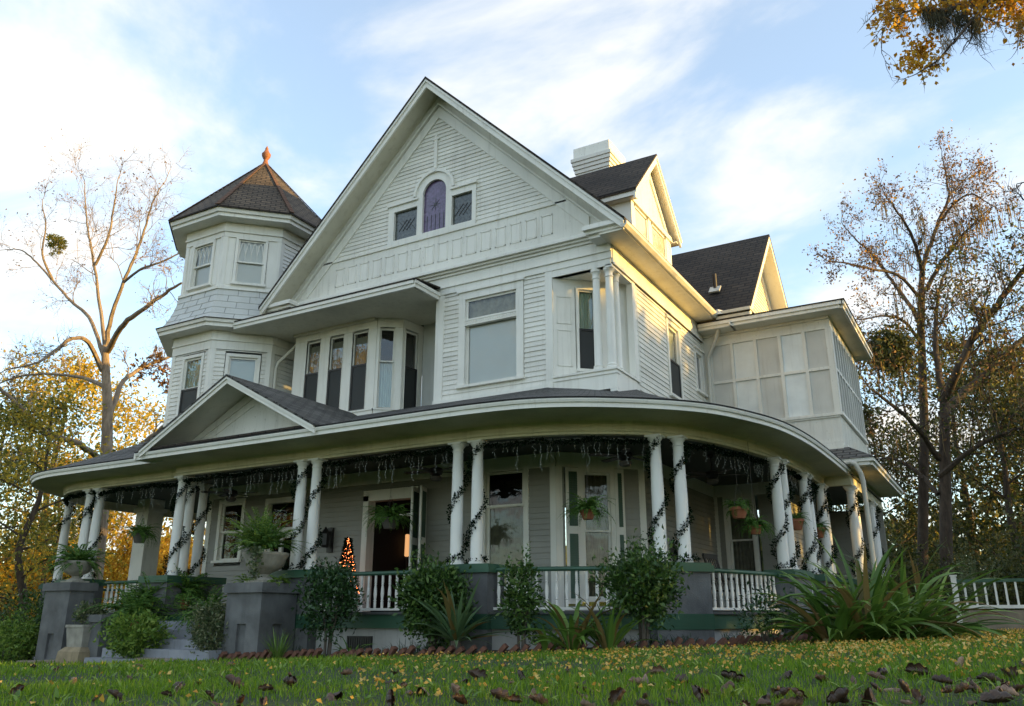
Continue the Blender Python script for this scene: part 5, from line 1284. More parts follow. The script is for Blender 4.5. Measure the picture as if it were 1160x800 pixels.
def xmas(x, y, lab, h=1.75, z=.6):
    t = thing('christmas_tree', lab, 'christmas tree', (x, y, z))
    m = MB(); m.tube([(x, y, z), (x, y, z + h * .95)], [.03, .008], 6); m.build('trunk', 'dark_bark', t)
    n = 2600; u = rng.random(n) ** .75; a = rng.uniform(0, 6.28, n); r = (.34 * (1 - u) + .02) * rng.uniform(.3, 1, n) * (h / 1.75)
    P = np.stack([x + r * np.cos(a), y + r * np.sin(a), z + .15 + (h - .15) * u], 1); D = unit(np.stack([np.cos(a), np.sin(a), -.1 + 0 * a], 1) + .5 * rdir(n)); v, f = leaves(P, D, .09 * rng.uniform(.6, 1.2, n), .25); mesh_np('branches', v, f, 'garland_needle', t)
    m = MB()
    for i in range(210):
        q = random.random() ** .8; aa = random.uniform(0, 6.28); rr = (.39 * (1 - q) + .02) * h / 1.75 * random.uniform(.85, 1.1); s = .0085
        m.lathe((x + rr * math.cos(aa), y + rr * math.sin(aa), z + .15 + (h - .15) * q), [(.003, -s), (s, 0), (.003, s)], 5)
    m.build('fairy_lights', 'fairy_bulb', t)
xmas(-12.10, 13.95, 'lit christmas tree on the porch left of the doorway', h=1.52); xmas(-11.15, 15.35, 'second lit christmas tree just inside the dark doorway', h=1.55)
t = thing('hall_lamp', 'glowing amber lamp standing inside the dark doorway', 'lamp', (-12.0, 15.9, .6))
m = MB(); m.lathe((-12.0, 15.9, .6), [(.14, 0), (.03, .05), (.025, 1.25)], 12); m.build('lamp_stand', 'dark_wood', t, smooth=True); m = MB(); m.lathe((-12.0, 15.9, .6), [(.03, 1.25), (.055, 1.27), (.05, 1.75), (.03, 1.76)], 12); m.build('lamp_shade', 'warm_lamp', t, smooth=True)
t = thing('wall_lantern', 'black wall lantern on the siding left of the doorway', 'lantern', (-13.15, 14.55, 2.2))
m = MB(); m.box(-13.23, -13.07, 14.53, 14.57, 1.9, 2.45); m.bar((-13.15, 14.55, 2.35), (-13.15, 14.38, 2.38), .02); m.lathe((-13.15, 14.38, 2.0), [(.07, 0), (.10, .05), (.10, .30), (.12, .31), (.03, .42), (.01, .46)], 6); m.build('lantern_body', 'black_metal', t)
m = MB(); m.box(-13.19, -13.11, 14.34, 14.42, 2.06, 2.28); m.build('lantern_glass', 'blind_white', t)
def rocker(x, y, rz, lab):
    t = thing('rocking_chair', lab, 'rocking chair', (x, y, .6), None, rz); 
    def P(mb, name, mat='dark_wood'):
        o = mb.build(name, mat, t, origin=(0, 0, 0)); return o
    m = MB(); m.box(-.27, .27, -.25, .25, .40, .44); P(m, 'seat')
    m = MB()
    for i in range(6): u = -.2 + i * .08; m.bar((u, .24, .46), (u * 1.1, .42, 1.10), .03, .012)
    m.bar((-.30, .42, 1.12), (.30, .42, 1.12), .04, .10); m.bar((-.27, .24, .46), (-.27, .44, 1.15), .04); m.bar((.27, .24, .46), (.27, .44, 1.15), .04); P(m, 'backrest')
    for s in (-1, 1):
        m = MB(); m.tube([(s * .27, -.45, .09), (s * .27, -.2, .035), (s * .27, .1, .02), (s * .27, .45, .06), (s * .27, .6, .12)], .02, 6); P(m, 'rocker')
        m = MB(); m.bar((s * .27, -.23, .03), (s * .27, -.23, .64), .04); P(m, 'leg'); m = MB(); m.bar((s * .27, .22, .03), (s * .27, .24, .46), .04); P(m, 'leg')
        m = MB(); m.box(s * .29 - .05, s * .29 + .05, -.30, .34, .64, .665); P(m, 'armrest')
rocker(-5.0, 15.6, R(120), 'dark wooden rocking chair behind the balustrade right of the porch bend'); rocker(-4.9, 17.4, R(80), 'second dark rocking chair farther along the right side porch')
t = thing('porch_chair', 'round backed dark wicker chair on the portico right of the column cluster', 'chair', (-13.4, 12.9, .6))
m = MB(); m.box(-13.72, -13.08, 12.6, 13.2, .98, 1.05); m.build('seat', 'wicker_grey', t)
m = MB(); bp_ = [(.33 * math.cos(a), .33 * math.sin(a) * 1.05) for a in np.linspace(0, math.pi, 16)]; m.prism(Fr((-13.4, 13.2, 0), (1, 0), (0, -1)), [(u, 1.05 + z) for u, z in bp_], -.03, .03); m.build('backrest', 'wicker_grey', t)
for sx in (-1, 1):
    for sy in (-1, 1): m = MB(); m.bar((-13.4 + sx * .28, 12.9 + sy * .26, .6), (-13.4 + sx * .28, 12.9 + sy * .26, .98), .04); m.build('leg', 'wicker_grey', t)

# ================================================================== STONEWORK IN FRONT
def pedestal(x, y, w, z1, lab):
    z0 = ground(x, y) - .1; t = thing('pedestal', lab, 'pedestal', (x, y, z0 + .1)); h = w / 2
    m = MB(); m.box(x - h, x + h, y - h, y + h, z0, z1 - .17); 
    # recessed niche slots cut as frames
    o = m.build('shaft', 'grey_masonry', t)
    m = MB(); m.box(x - h - .06, x + h + .06, y - h - .06, y + h + .06, z1 - .17, z1 - .02); m.box(x - h - .03, x + h + .03, y - h - .03, y + h + .03, z1 - .02, z1); m.build('cap', 'grey_masonry', t)
    return t
def pier_niche(x, y, w, z1, lab, dy=None):
    """grey pier whose faces carry a recessed upright slot"""
    z0 = ground(x, y) - .1; t = thing('pedestal', lab, 'pedestal', (x, y, z0 + .1)); h = w / 2; hy = (dy or w) / 2; s = .11; d = .05; a, b = z0 + .18, z0 + .68
    m = MB(); m.box(x - h + d, x + h - d, y - hy + d, y + hy - d, z0, z1 - .17)
    for fr in (Fr((x, y - hy, 0), (1, 0), (0, -1)), Fr((x + h, y, 0), (0, 1), (1, 0)), Fr((x - h, y, 0), (0, -1), (-1, 0)), Fr((x, y + hy, 0), (-1, 0), (0, 1))):
        e = h if abs(fr.n[1]) > .5 else hy - d - .001
        m.fb(fr, -e, -s, -d, 0, z0, z1 - .17); m.fb(fr, s, e, -d, 0, z0, z1 - .17); m.fb(fr, -s, s, -d, 0, z0, a); m.fb(fr, -s, s, -d, 0, b, z1 - .17)
    m.build('shaft', 'grey_masonry', t)
    m = MB(); m.box(x - h - .05, x + h + .05, y - hy - .05, y + hy + .05, z1 - .17, z1 - .02); m.box(x - h - .02, x + h + .02, y - hy - .02, y + hy + .02, z1 - .02, z1); m.build('cap', 'grey_masonry', t)
def urn(x, y, z, r, lab):
    t = thing('urn', lab, 'urn', (x, y, z))
    m = MB(); q = r / .4
    m.box(x - .26 * q, x + .26 * q, y - .26 * q, y + .26 * q, z, z + .05 * q); m.lathe((x, y, z), [(.24, .05), (.22, .08), (.11, .13), (.10, .17), (.14, .20), (.30, .27), (.345, .33), (.34, .38), (.30, .44), (.30, .50), (.34, .56), (.41, .60), (.43, .615), (.43, .645), (.38, .65), (.34, .60), (.05, .58)] if r == .4 else [(a * q, b * q) for a, b in [(.24, .05), (.22, .08), (.11, .13), (.10, .17), (.14, .20), (.30, .27), (.36, .35), (.39, .45), (.44, .52), (.45, .55), (.45, .58), (.40, .58), (.36, .53), (.05, .5)]], 28)
    m.build('bowl', 'urn_stone', t, smooth=True)
ux, uy = -11.62, 11.3 - .12
pier_niche(ux, uy, .85, 1.09, 'grey painted pier with a slot carrying the fern urn beside the steps')
urn(ux, uy, 1.09, .4 * .92, 'pale stone urn with trailing ivy on the grey pier beside the steps')
t = thing('potted_fern', 'bright asparagus fern growing out of the urn beside the steps', 'fern', (ux, uy, 1.70))
v1 = fern_geo((ux, uy, 1.68), 110, .74, droop=(.6, 1.6), el=(.4, 1.55), leaflet=.065, step=.018); mesh_np('fern_fronds', *v1, 'fern_leaf', t)
v2 = fern_geo((ux - .2, uy, 1.68), 100, .92, droop=(.5, 1.5), el=(.5, 1.55), leaflet=.075); mesh_np('light_fronds', *v2, 'bright_leaf', t)
P = np.array([(ux + .2 + random.gauss(0, .07), uy - .44 + random.gauss(0, .03), 1.70 - .55 * random.random()) for i in range(160)]); mesh_np('ivy', *leaves(P, rdir(160), .07 * rng.uniform(.7, 1.3, 160), .8), 'variegated_leaf', t)
t = thing('foliage_tuft', 'low bright green fern tuft round the foot of the urn beside the steps', 'fern', (ux, uy, 1.09))
mesh_np('tuft', *join([fern_geo((ux + dx, uy + dy, 1.10), 26, .34, leaflet=.05) for dx, dy in ((-.36, -.1), (.36, -.05), (.1, .35), (-.3, .3))]), 'bright_leaf', t)
lx, ly = -17.57, 11.36
pier_niche(lx, ly, .86, 1.22, 'grey painted pier with a slot at far left carrying a wide bowl', dy=.56)
urn(lx + .12, ly, 1.22, .31, 'wide stone bowl urn on the grey pier at far left')
t = thing('potted_fern', 'loose fern sprawling from the wide bowl at far left', 'fern', (lx + .12, ly, 1.62)); mesh_np('fern_fronds', *fern_geo((lx + .12, ly, 1.62), 80, .95, droop=(.7, 2.0), el=(.1, 1.4), leaflet=.07), 'fern_leaf', t)
t = thing('stone_planter', 'square weathered stone planter standing on a broad block by the walk', 'planter', (gx(101, 10.7), 10.7, ground(-16, 10.7)))
x, y, z = t.location
m = MB(); m.hexa([(x - .36, y - .36, z - .05), (x + .36, y - .36, z - .05), (x + .36, y + .36, z - .05), (x - .36, y + .36, z - .05), (x - .33, y - .33, z + .22), (x + .33, y - .33, z + .22), (x + .33, y + .33, z + .22), (x - .33, y + .33, z + .22)]); m.hexa([(x - .33, y - .33, z + .22), (x + .33, y - .33, z + .22), (x + .33, y + .33, z + .22), (x - .33, y + .33, z + .22), (x - .25, y - .25, z + .30), (x + .25, y - .25, z + .30), (x + .25, y + .25, z + .30), (x - .25, y + .25, z + .30)]); m.build('base_block', 'sandstone', t)
m = MB(); m.hexa([(x - .23, y - .23, z + .30), (x + .23, y - .23, z + .30), (x + .23, y + .23, z + .30), (x - .23, y + .23, z + .30), (x - .27, y - .27, z + .66), (x + .27, y - .27, z + .66), (x + .27, y + .27, z + .66), (x - .27, y + .27, z + .66)]); m.box(x - .285, x + .285, y - .285, y + .285, z + .66, z + .71); m.build('box', 'urn_stone', t)
bush('potted_plant', 'small mottled green plant growing in the square stone planter', 'plant', 101, 10.7, .4, (.26, .26, .17), .22, 60, 18, .075, 'variegated_leaf', nst=4, z=z + .7)

# ================================================================== SHRUBS AND BED PLANTS
bush('standard_shrub', 'dark camellia standard with bare trunk just right of the urn pier', 'shrub', 373, 11.05, 1.4, (.44, .44, .52), .92, 120, 30, .075, 'camellia_leaf', nst=3, trunk_h=.95)
bush('round_shrub', 'dense rounded dark green bush left of the column pair', 'shrub', 491, 11.22, 1.4, (.50, .44, .55), .82, 190, 36, .085, 'hedge_leaf', nst=5)
bush('slender_shrub', 'slim upright green shrub right of the spiky yucca', 'shrub', 591, 11.2, 1.35, (.26, .26, .56), .72, 76, 26, .075, 'hedge_leaf', nst=4, shoots=5)
bush('tall_shrub', 'large glossy shrub on two trunks below the porch bend', 'shrub', 727, 11.75, 1.5, (.50, .48, .46), .90, 170, 36, .075, 'hedge_leaf', nst=4, trunk_h=1.0, shoots=10)
bush('leggy_shrub', 'thin straggling shrub left of the big strap lilies', 'shrub', 868, 12.7, .9, (.42, .35, .38), .42, 44, 16, .065, 'camellia_leaf', nst=7)
bush('low_bush', 'leafy bright green bush at the lower left edge of the picture', 'bush', 18, 11.2, .8, (.72, .55, .42), .42, 130, 26, .085, 'bright_leaf', nst=7)
bush('low_bush', 'bright leafy bush between stone planter and entry steps', 'bush', 158, 10.55, .75, (.46, .44, .36), .42, 115, 28, .085, 'bright_leaf', nst=8)
bush('low_bush', 'pale variegated bush leaning on the left side of the urn pier', 'bush', 241, 10.72, .85, (.30, .32, .44), .48, 110, 32, .062, 'variegated_leaf', nst=7)
bush('dark_shrub', 'very dark round shrub at the left picture edge', 'shrub', -4, 13.0, 1.3, (.6, .6, .62), .75, 100, 30, .07, 'dark_tree_leaf', nst=4)
bush('side_shrub', 'loose shaded shrub behind the far left pier', 'shrub', 42, 12.0, 1.5, (.7, .6, .7), .8, 120, 26, .09, 'hedge_leaf', nst=5)
for (px, Y, zz, n, ln, lab) in ((150, 11.25, .50, 70, .95, 'big arching fern on the low step wall left of the steps'), (205, 12.3, .95, 60, .7, 'dense dark fern at the top of the entry steps'), (232, 11.35, .50, 60, .75, 'feathery fern against the urn pier above the variegated bush'), (168, 11.85, .80, 60, .8, 'tall fern before the three column cluster')):
    x = gx(px, Y); t = thing('fern', lab, 'fern', (x, Y, zz), 'ferns massed round the entry steps'); mesh_np('fronds', *fern_geo((x, Y, zz), int(n * 1.7), ln * 1.12, droop=(.8, 2.1), el=(.2, 1.45), leaflet=.08, step=.022), 'fern_leaf', t)
    m = MB(); m.lathe((x, Y, zz - .28), [(.11, 0), (.17, .26), (.19, .27), (.19, .31)], 16); m.build('pot', 'terracotta', t, smooth=True)
x, y = gx(517, 10.88), 10.88; t = thing('yucca', 'spiky pale striped yucca rosette on a short trunk below the column pair', 'yucca', (x, y, ground(x, y)))
strap_plant(t, (x, y, ground(x, y) + .18), 50, .98, .075, (.05, 1.45), (.15, 1.0), 'yucca_leaf', .05, dry=.12); m = MB(); m.tube([(x, y, ground(x, y) - .05), (x, y, ground(x, y) + .2)], [.09, .07], 8); m.build('trunk', 'shrub_bark', t)
for px, Y, n, ln, lab in ((648, 11.15, 30, .95, 'dark strap leaved lily clump left of the tall glossy shrub'), (688, 11.3, 26, .95, 'dark strap leaved lily clump touching the tall glossy shrub'), (620, 11.1, 12, .6, 'small strap leaved tuft beside the slim shrub')):
    x = gx(px, Y); z = ground(x, Y); t = thing('lily_clump', lab, 'lily', (x, Y, z), 'dark lily clumps in the bed'); strap_plant(t, (x, Y, z), n, ln, .075, (.5, 1.5), (.4, 1.7), 'strap_leaf', .12, dry=.12)
for px, Y, n, ln, lab in ((943, 12.3, 60, 1.22, 'huge strap leaved lily clump at the left of the lawn corner mass'), (980, 12.6, 84, 1.5, 'tallest strap leaved lily clump in the middle of the corner mass'), (1024, 13.4, 66, 1.5, 'strap leaved lily clump behind at the right of the corner mass'), (1050, 14.6, 46, 1.4, 'farthest strap leaved lily clump next to the white ramp fence')):
    x = gx(px, Y); z = ground(x, Y); t = thing('lily_clump', lab, 'lily', (x, Y, z), 'big lily clumps at the lawn corner'); strap_plant(t, (x, Y, z), int(n * 1.5), ln, .088, (.35, 1.5), (.5, 2.1), 'strap_leaf', .22, dry=.17, nseg=9)
x, y = gx(318, 10.6), 10.6; t = thing('grass_tuft', 'thin dark grass tuft at the corner of the urn pier', 'grass tuft', (x, y, ground(x, y))); strap_plant(t, (x, y, ground(x, y)), 60, .5, .014, (.9, 1.5), (.1, .7), 'strap_leaf', .10)
x, y = gx(400, 11.0), 11.0; t = thing('lily_clump', 'small light green seedling clump beside the camellia trunk', 'lily', (x, y, ground(x, y)), 'dark lily clumps in the bed'); strap_plant(t, (x, y, ground(x, y)), 26, .42, .03, (.4, 1.4), (.4, 1.4), 'strap_leaf', .1)
# low ground cover along the bed
P = []
for i in range(2600):
    k = random.randrange(len(PATH)); p, nn = PATH[k]
    if p[0] < -12 or p[1] > 17: continue
    q = p + nn * random.uniform(.1, 1.15)
    if 0 < math.sin(q[0] * 2.1) + .5 * math.sin(q[0] * 5 + q[1]) + (.9 if p[0] > -5.2 else -.1): P.append((q[0], q[1], ground(q[0], q[1]) + .03))
parts = [ribbon(p, random.uniform(0, 6.28), random.uniform(.6, 1.4), random.uniform(.10, .26), .010, random.uniform(.4, 1.6), 4, .2) for p in P]
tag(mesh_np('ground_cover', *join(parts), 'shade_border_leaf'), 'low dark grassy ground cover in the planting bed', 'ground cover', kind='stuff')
# ================================================================== RAMP FENCE AT THE RIGHT
FYY = 22.0; fx0 = gx(1087, FYY)
t = thing('ramp_fence', 'white baluster fence with green rail at the right edge', 'fence', (fx0, FYY, ground(fx0, FYY)))
m = MB(); m.box(fx0, fx0 + 5.4, FYY - .03, FYY + .03, .05, .66); m.build('base_board', 'flagstone', t)
for dx in (0, 2.6, 5.2): m = MB(); m.box(fx0 + dx - .055, fx0 + dx + .055, FYY - .055, FYY + .055, .1, 1.40); m.box(fx0 + dx - .07, fx0 + dx + .07, FYY - .07, FYY + .07, 1.40, 1.43); m.build('post', 'trim_paint', t)
m = MB(); m.box(fx0 + .05, fx0 + 5.3, FYY - .04, FYY + .04, 1.26, 1.33); m.build('top_rail', 'green_paint', t)
m = MB(); m.box(fx0 + .05, fx0 + 5.3, FYY - .035, FYY + .035, .70, .77); m.build('bottom_rail', 'trim_paint', t)
for i in range(26):
    u = fx0 + .2 + i * .2
    if abs((u - fx0) % 2.6) < .08: continue
    m = MB(); m.box(u - .022, u + .022, FYY - .022, FYY + .022, .77, 1.26); m.build('baluster', 'trim_paint', t)
# ================================================================== TREES
class Tree:
    def __init__(s, seed): s.mb = MB(); s.pts = []; s.dirs = []; s.r = random.Random(seed); s.mid = []
    def tube(s, pts, rads, k): s.mb.tube(pts, rads, k, cap=False)
    def twig(s, p, d, Ln, rad, lvl, up=.12, kids=(3, 5), ang=(.4, 1.0), wig=.22, shrink=.58):
        r = s.r; n = 5 if lvl else 4; pts = [np.array(p, float)]; d = np.array(d, float); ds = []
        for i in range(n):
            d = unit(d + np.array([r.gauss(0, wig), r.gauss(0, wig), r.gauss(0, wig) + up * .5])); pts.append(pts[-1] + d * Ln / n); ds.append(d)
        s.tube(pts, [rad * (1 - .8 * i / n) for i in range(n + 1)], 6 if rad > .06 else (4 if rad > .02 else 3))
        if lvl <= 1: s.pts += pts[1:]; s.dirs += ds
        if lvl == 1: s.mid.append(pts[2])
        if lvl > 0:
            for c in range(r.randint(*kids)):
                t = r.uniform(.3, 1); i = min(n - 1, int(t * n)); q = pts[i] + (pts[i + 1] - pts[i]) * (t * n - i)
                a = r.uniform(*ang); ax = unit(np.array([r.gauss(0, 1) for _ in range(3)])); ax = unit(ax - ds[i] * ax.dot(ds[i])); dd = ds[i] * math.cos(a) + ax * math.sin(a)
                s.twig(q, dd, Ln * shrink * r.uniform(.7, 1.25), rad * .5, lvl - 1, up, kids, ang, wig, shrink)
    def limb(s, pts, r0, r1, n_tw, L0, lvl, t0=.3, **k):
        """a guided limb, smoothed, with side branches of its own"""
        n_tw = int(n_tw * 1.35); P = catmull(pts, 5); n = len(P); P = [p + np.array([s.r.gauss(0, r0 * .12) for _ in range(3)]) if 0 < i < n - 1 else p for i, p in enumerate(P)]
        s.tube(P, [r0 + (r1 - r0) * (i / (n - 1)) ** .8 for i in range(n)], 10 if r0 > .12 else 6)
        for j in range(n_tw):
            t = t0 + (1 - t0) * (j + s.r.random()) / n_tw; i = min(n - 2, int(t * (n - 1))); d = unit(P[i + 1] - P[i]); a = s.r.uniform(.45, 1.15)
            ax = unit(np.array([s.r.gauss(0, 1) for _ in range(3)])); ax = unit(ax - d * ax.dot(d))
            s.twig(P[i], d * math.cos(a) + ax * math.sin(a), L0 * (1.15 - .5 * t) * s.r.uniform(.7, 1.2), max(.011, (r0 + (r1 - r0) * t) * .34), lvl, **k)
        s.twig(P[-1], unit(P[-1] - P[-2]), L0 * .8, r1, lvl, **k)
    def leafset(s, n, size, sp=.18, wr=.5, pick=None, sub=.35):
        P = np.array(s.pts); 
        if pick is not None: P = P[pick(P)]
        # only part of the twigs carry leaves, so gaps stay open
        keep = rng.random(len(P)) < sub; P = P[keep] if keep.sum() > 5 else P
        i = rng.integers(0, len(P), n); Q = P[i] + rng.normal(size=(n, 3)) * sp
        return leaves(Q, unit(rdir(n) + np.array([0, 0, -.4])), size * rng.uniform(.6, 1.3, n), wr)
def px_limb(D, pts, dz=0.):
    """a limb read off the photo at distance D; the extra number moves a point nearer or farther"""
    return [at(p[0], p[1], D + (p[2] if len(p) > 2 else 0)) for p in pts]
def hanging_moss(P, n, ln, sp=.05, w=.012):
    parts = []; i = rng.integers(0, len(P), n)
    for k in i:
        l = ln * random.uniform(.4, 1.2); p = P[k] + rng.normal(size=3) * sp; m = 4; v = []
        a = random.uniform(0, 3.14); s = np.array((math.cos(a), math.sin(a), 0)) * w
        for j in range(m + 1): q = p + np.array((random.gauss(0, .012), random.gauss(0, .012), -l * j / m)); ww = s * (1 - .8 * j / m); v += [q - ww, q + ww]
        parts.append((np.array(v), np.array([(2 * j, 2 * j + 1, 2 * j + 3, 2 * j + 2) for j in range(m)])))
    return join(parts)

# ---- left: tall bare tree, sunlit
D = 31; T = Tree(3)
DENSE = 1.5
base = at(113, 640, D); base[2] = ground(base[0], base[1]) - .3
T.tube([base, at(115, 580, D), at(121, 510, D), at(122, 460, D), at(120, 425, D), at(119, 392, D)], [.32, .26, .215, .185, .16, .14], 14)
K = dict(kids=(5, 7), up=.16, wig=.26)
T.limb(px_limb(D, [(119, 395), (113, 345, .5), (108, 305, .8), (101, 268, 1), (97, 232, 1.4), (96, 205, 1.6)]), .10, .02, 9, 2.1, 2, .3, **K)
T.limb(px_limb(D, [(120, 394), (128, 352, -.5), (140, 320, -1), (154, 287, -1.2), (165, 255, -1.3), (172, 232, -1.5), (182, 212, -1.6)]), .10, .02, 10, 2.0, 2, .3, **K)
T.limb(px_limb(D, [(122, 398), (140, 367, -1.5), (163, 350, -2.2), (188, 332, -3), (205, 321, -3.4)]), .13, .04, 5, 1.6, 2, .4, **K)
T.limb(px_limb(D, [(117, 402), (101, 360, 1), (80, 341, 2), (60, 318, 2.5), (42, 298, 3), (25, 284, 3.2), (8, 283, 3.4)]), .09, .02, 9, 1.9, 2, .3, **K)
T.limb(px_limb(D, [(116, 420), (100, 388, -1), (82, 384, -2), (64, 396, -2.4), (45, 410, -3), (22, 416, -3.2)]), .11, .03, 6, 1.5, 2, .3, **K)
T.limb(px_limb(D, [(122, 440), (95, 428, 1.5), (62, 424, 2.5), (25, 426, 3.2), (-6, 436, 3.6)]), .10, .03, 5, 1.6, 2, .3, **K)
T.limb(px_limb(D, [(108, 300, .8), (122, 270, .2), (128, 240, 0), (132, 215, 0)]), .07, .025, 6, 1.6, 2, .2, **K)
T.limb(px_limb(D, [(60, 318, 2.5), (48, 288, 2), (52, 258, 2), (48, 232, 1.8)]), .06, .02, 5, 1.4, 2, .2, **K)
T.limb(px_limb(D, [(140, 320, -1), (160, 305, -2), (185, 296, -2.4), (205, 286, -2.6)]), .06, .025, 5, 1.5, 2, .2, **K)
T.limb(px_limb(D, [(124, 470), (140, 432, 1), (165, 415, 2), (190, 405, 2.5), (212, 398, 3)]), .12, .04, 6, 1.4, 2, .3, **K)
T.limb(px_limb(D, [(127, 518), (150, 512, -1.5), (178, 490, -2.2), (205, 470, -3)]), .16, .06, 3, 1.2, 2, .5, **K)
T.limb(px_limb(D, [(124, 530), (90, 503, -2), (52, 490, -3), (22, 460, -3.4), (-8, 432, -3.8)]), .13, .05, 7, 1.7, 2, .3, **K)
t = thing('bare_tree', 'tall leafless pale sunlit tree standing left of the turret', 'tree', tuple(base))
T.mb.build('trunk', 'pale_bark', t, smooth=True)
v, f = T.leafset(1500, .10, .05, sub=.3); mesh_np('clinging_leaves', v, f, 'brown_leaf', t)
c = at(65, 277, D + 2.4); mesh_np('mistletoe', *clumps(c, (.34, .34, .42), 40, 24, .12), 'olive_leaf', t)
c = [at(185, 425, D + 2), at(178, 412, D + 2), at(193, 440, D + 2.4), at(160, 420, D + 2)]
mesh_np('dead_leaf_cluster', *join([clumps(q, (.35, .35, .4), 14, 8, .2) for q in c]), 'brown_leaf', t)

def crown_tree(name, label, px, py, D, hgt, rad, mats, nl, size, seed, trunk=.2, barkm='dark_bark', base_frac=.35, lvl=2, sub=.6, group=None, lean=0., sp=.5, n_limb=9, moss=None):
    c = at(px, py, D); x, y = c[0], c[1]; z = ground(x, y) - .1
    T = Tree(seed); top = np.array([x + lean, y, z + hgt])
    tr = [np.array([x, y, z])] + [np.array([x + lean * q + T.r.gauss(0, .12), y + T.r.gauss(0, .12), z + hgt * q]) for q in (.2, .4, .6, .8)] + [top]
    P = catmull(tr, 4); T.tube(P, [trunk * (1 - .85 * i / (len(P) - 1)) for i in range(len(P))], 10)
    for j in range(n_limb):
        q = base_frac + (1 - base_frac) * (j + .5) / n_limb; i = int(q * (len(P) - 1)); a = j * 2.4 + T.r.gauss(0, .4); w = rad * (math.sin(math.pi * min(1, (q - base_frac) / (1 - base_frac) * .82 + .18)) ** .7)
        d = unit(np.array([math.cos(a), math.sin(a), T.r.uniform(.15, .8)])); T.limb([P[i], P[i] + d * w * .4, P[i] + d * w * .75 + np.array([0, 0, T.r.gauss(0, .2)])], trunk * .35 * (1.2 - q), .02, 5, w * .5, lvl, .3, up=.1, kids=(2, 4))
    t = thing(name, label, 'tree', (x, y, z), group)
    T.mb.build('trunk', barkm, t, smooth=True)
    for m, share in mats: v, f = T.leafset(int(nl * share), size, sp, sub=sub); mesh_np('crown', v, f, m, t)
    if moss: mesh_np('hanging_moss', *hanging_moss(np.array(T.mid), moss, 1.0), 'moss_hair', t)
    return t
GT = 'golden autumn trees beyond the left end of the porch'
crown_tree('autumn_tree', 'big golden crowned tree rising behind the bare tree left of the house', 55, 560, 47, 15, 6.2, [('gold_leaf', .75), ('olive_leaf', .25)], 12000, .26, 11, .3, group=GT, sp=.6, base_frac=.3, sub=.45)
crown_tree('autumn_tree', 'golden tree low between the bare trunk and the turret', 165, 560, 52, 11.0, 4.2, [('gold_leaf', .8), ('olive_leaf', .2)], 8000, .26, 12, .28, group=GT, sp=.6, base_frac=.3)
crown_tree('autumn_tree', 'slender olive leaved tree nearest the far left picture edge', 28, 640, 27, 8.2, 2.6, [('olive_leaf', .65), ('gold_leaf', .35)], 5500, .15, 13, .16, group=GT, sp=.35, base_frac=.28, sub=.4)
crown_tree('autumn_tree', 'thin crooked tree with sparse orange leaves at far left', 60, 640, 35, 7.5, 2.6, [('olive_leaf', .5), ('orange_leaf', .5)], 3800, .16, 14, .15, group=GT, sp=.35, base_frac=.3, sub=.4)
crown_tree('autumn_tree', 'dark olive tree cut by the left picture edge', -22, 640, 32, 9, 3.0, [('olive_leaf', .8), ('dark_tree_leaf', .2)], 6000, .17, 15, .2, group=GT, sp=.4, base_frac=.2, sub=.5)
for i, (px, D, h, r) in enumerate(((95, 46, 4.8, 2.6), (150, 50, 5.5, 3.0), (190, 46, 4.6, 2.6), (225, 50, 5.2, 2.8), (20, 45, 4.6, 2.8), (255, 52, 5, 2.8))):
    labs = ['low gold leaved thicket left of the first porch column pair', 'low gold leaved thicket in the gap right of the first porch column pair', 'low gold leaved thicket just left of the three column cluster', 'low gold leaved thicket behind the three column cluster', 'low gold leaved thicket at the left picture edge', 'low gold leaved thicket hidden mostly by the portico wall']
    crown_tree('autumn_thicket', labs[i], px, 640, D, h, r, [('orange_leaf', .55), ('gold_leaf', .45)], 4200, .24, 30 + i, .1, group='gold leaved thickets seen through the porch', sp=.5, base_frac=.05, lvl=1, n_limb=8)
# ---- right: two tall mossy bare trees
D = 31; T = Tree(21)
base = at(1045, 700, D); base[2] = ground(base[0], base[1]) - .2
T.tube([base, at(1045, 640, D), at(1046, 560, D), at(1047, 480, D), at(1045, 420, D), at(1043, 370, D), at(1044, 335, D)], [.21, .19, .18, .165, .155, .15, .14], 14)
K = dict(kids=(4, 6), up=.18)
T.limb(px_limb(D, [(1044, 338), (1045, 306, .3), (1052, 282, .4), (1064, 250, .6), (1075, 222, .8), (1071, 196, 1), (1067, 176, 1.2)]), .13, .02, 13, 1.35, 2, .15, **K)
T.limb(px_limb(D, [(1046, 312), (1034, 270, -1), (1018, 242, -1.6), (1003, 222, -2)]), .09, .02, 9, 1.35, 2, .2, **K)
T.limb(px_limb(D, [(1044, 370), (1028, 342, 1), (1010, 318, 1.6), (990, 290, 2), (970, 272, 2.4), (955, 255, 2.7)]), .11, .02, 10, 1.3, 2, .2, **K)
T.limb(px_limb(D, [(1040, 335), (1018, 312, -1), (988, 305, -2), (955, 298, -2.6), (938, 296, -3)]), .08, .02, 9, 1.1, 2, .2, **K)
T.limb(px_limb(D, [(1046, 392), (1026, 366, -.6), (1005, 358, -1.2), (975, 362, -1.8)]), .09, .025, 7, 1.6, 2, .2, **K)
T.limb(px_limb(D, [(1066, 250), (1080, 232, -.6), (1100, 220, -1), (1122, 232, -1.4)]), .07, .02, 8, 1.5, 2, .2, **K)
T.limb(px_limb(D, [(1048, 330), (1070, 292, -.8), (1092, 265, -1.2), (1112, 244, -1.6)]), .10, .025, 9, 1.7, 2, .2, **K)
T.limb(px_limb(D, [(1075, 222), (1088, 208, .4), (1100, 196, .6)]), .05, .02, 5, 1.2, 2, .2, **K)
t = thing('mossy_tree', 'tallest bare tree hung with moss right of the house', 'tree', tuple(base), 'mossy trees right of the house')
T.mb.build('trunk', 'dark_bark', t, smooth=True)
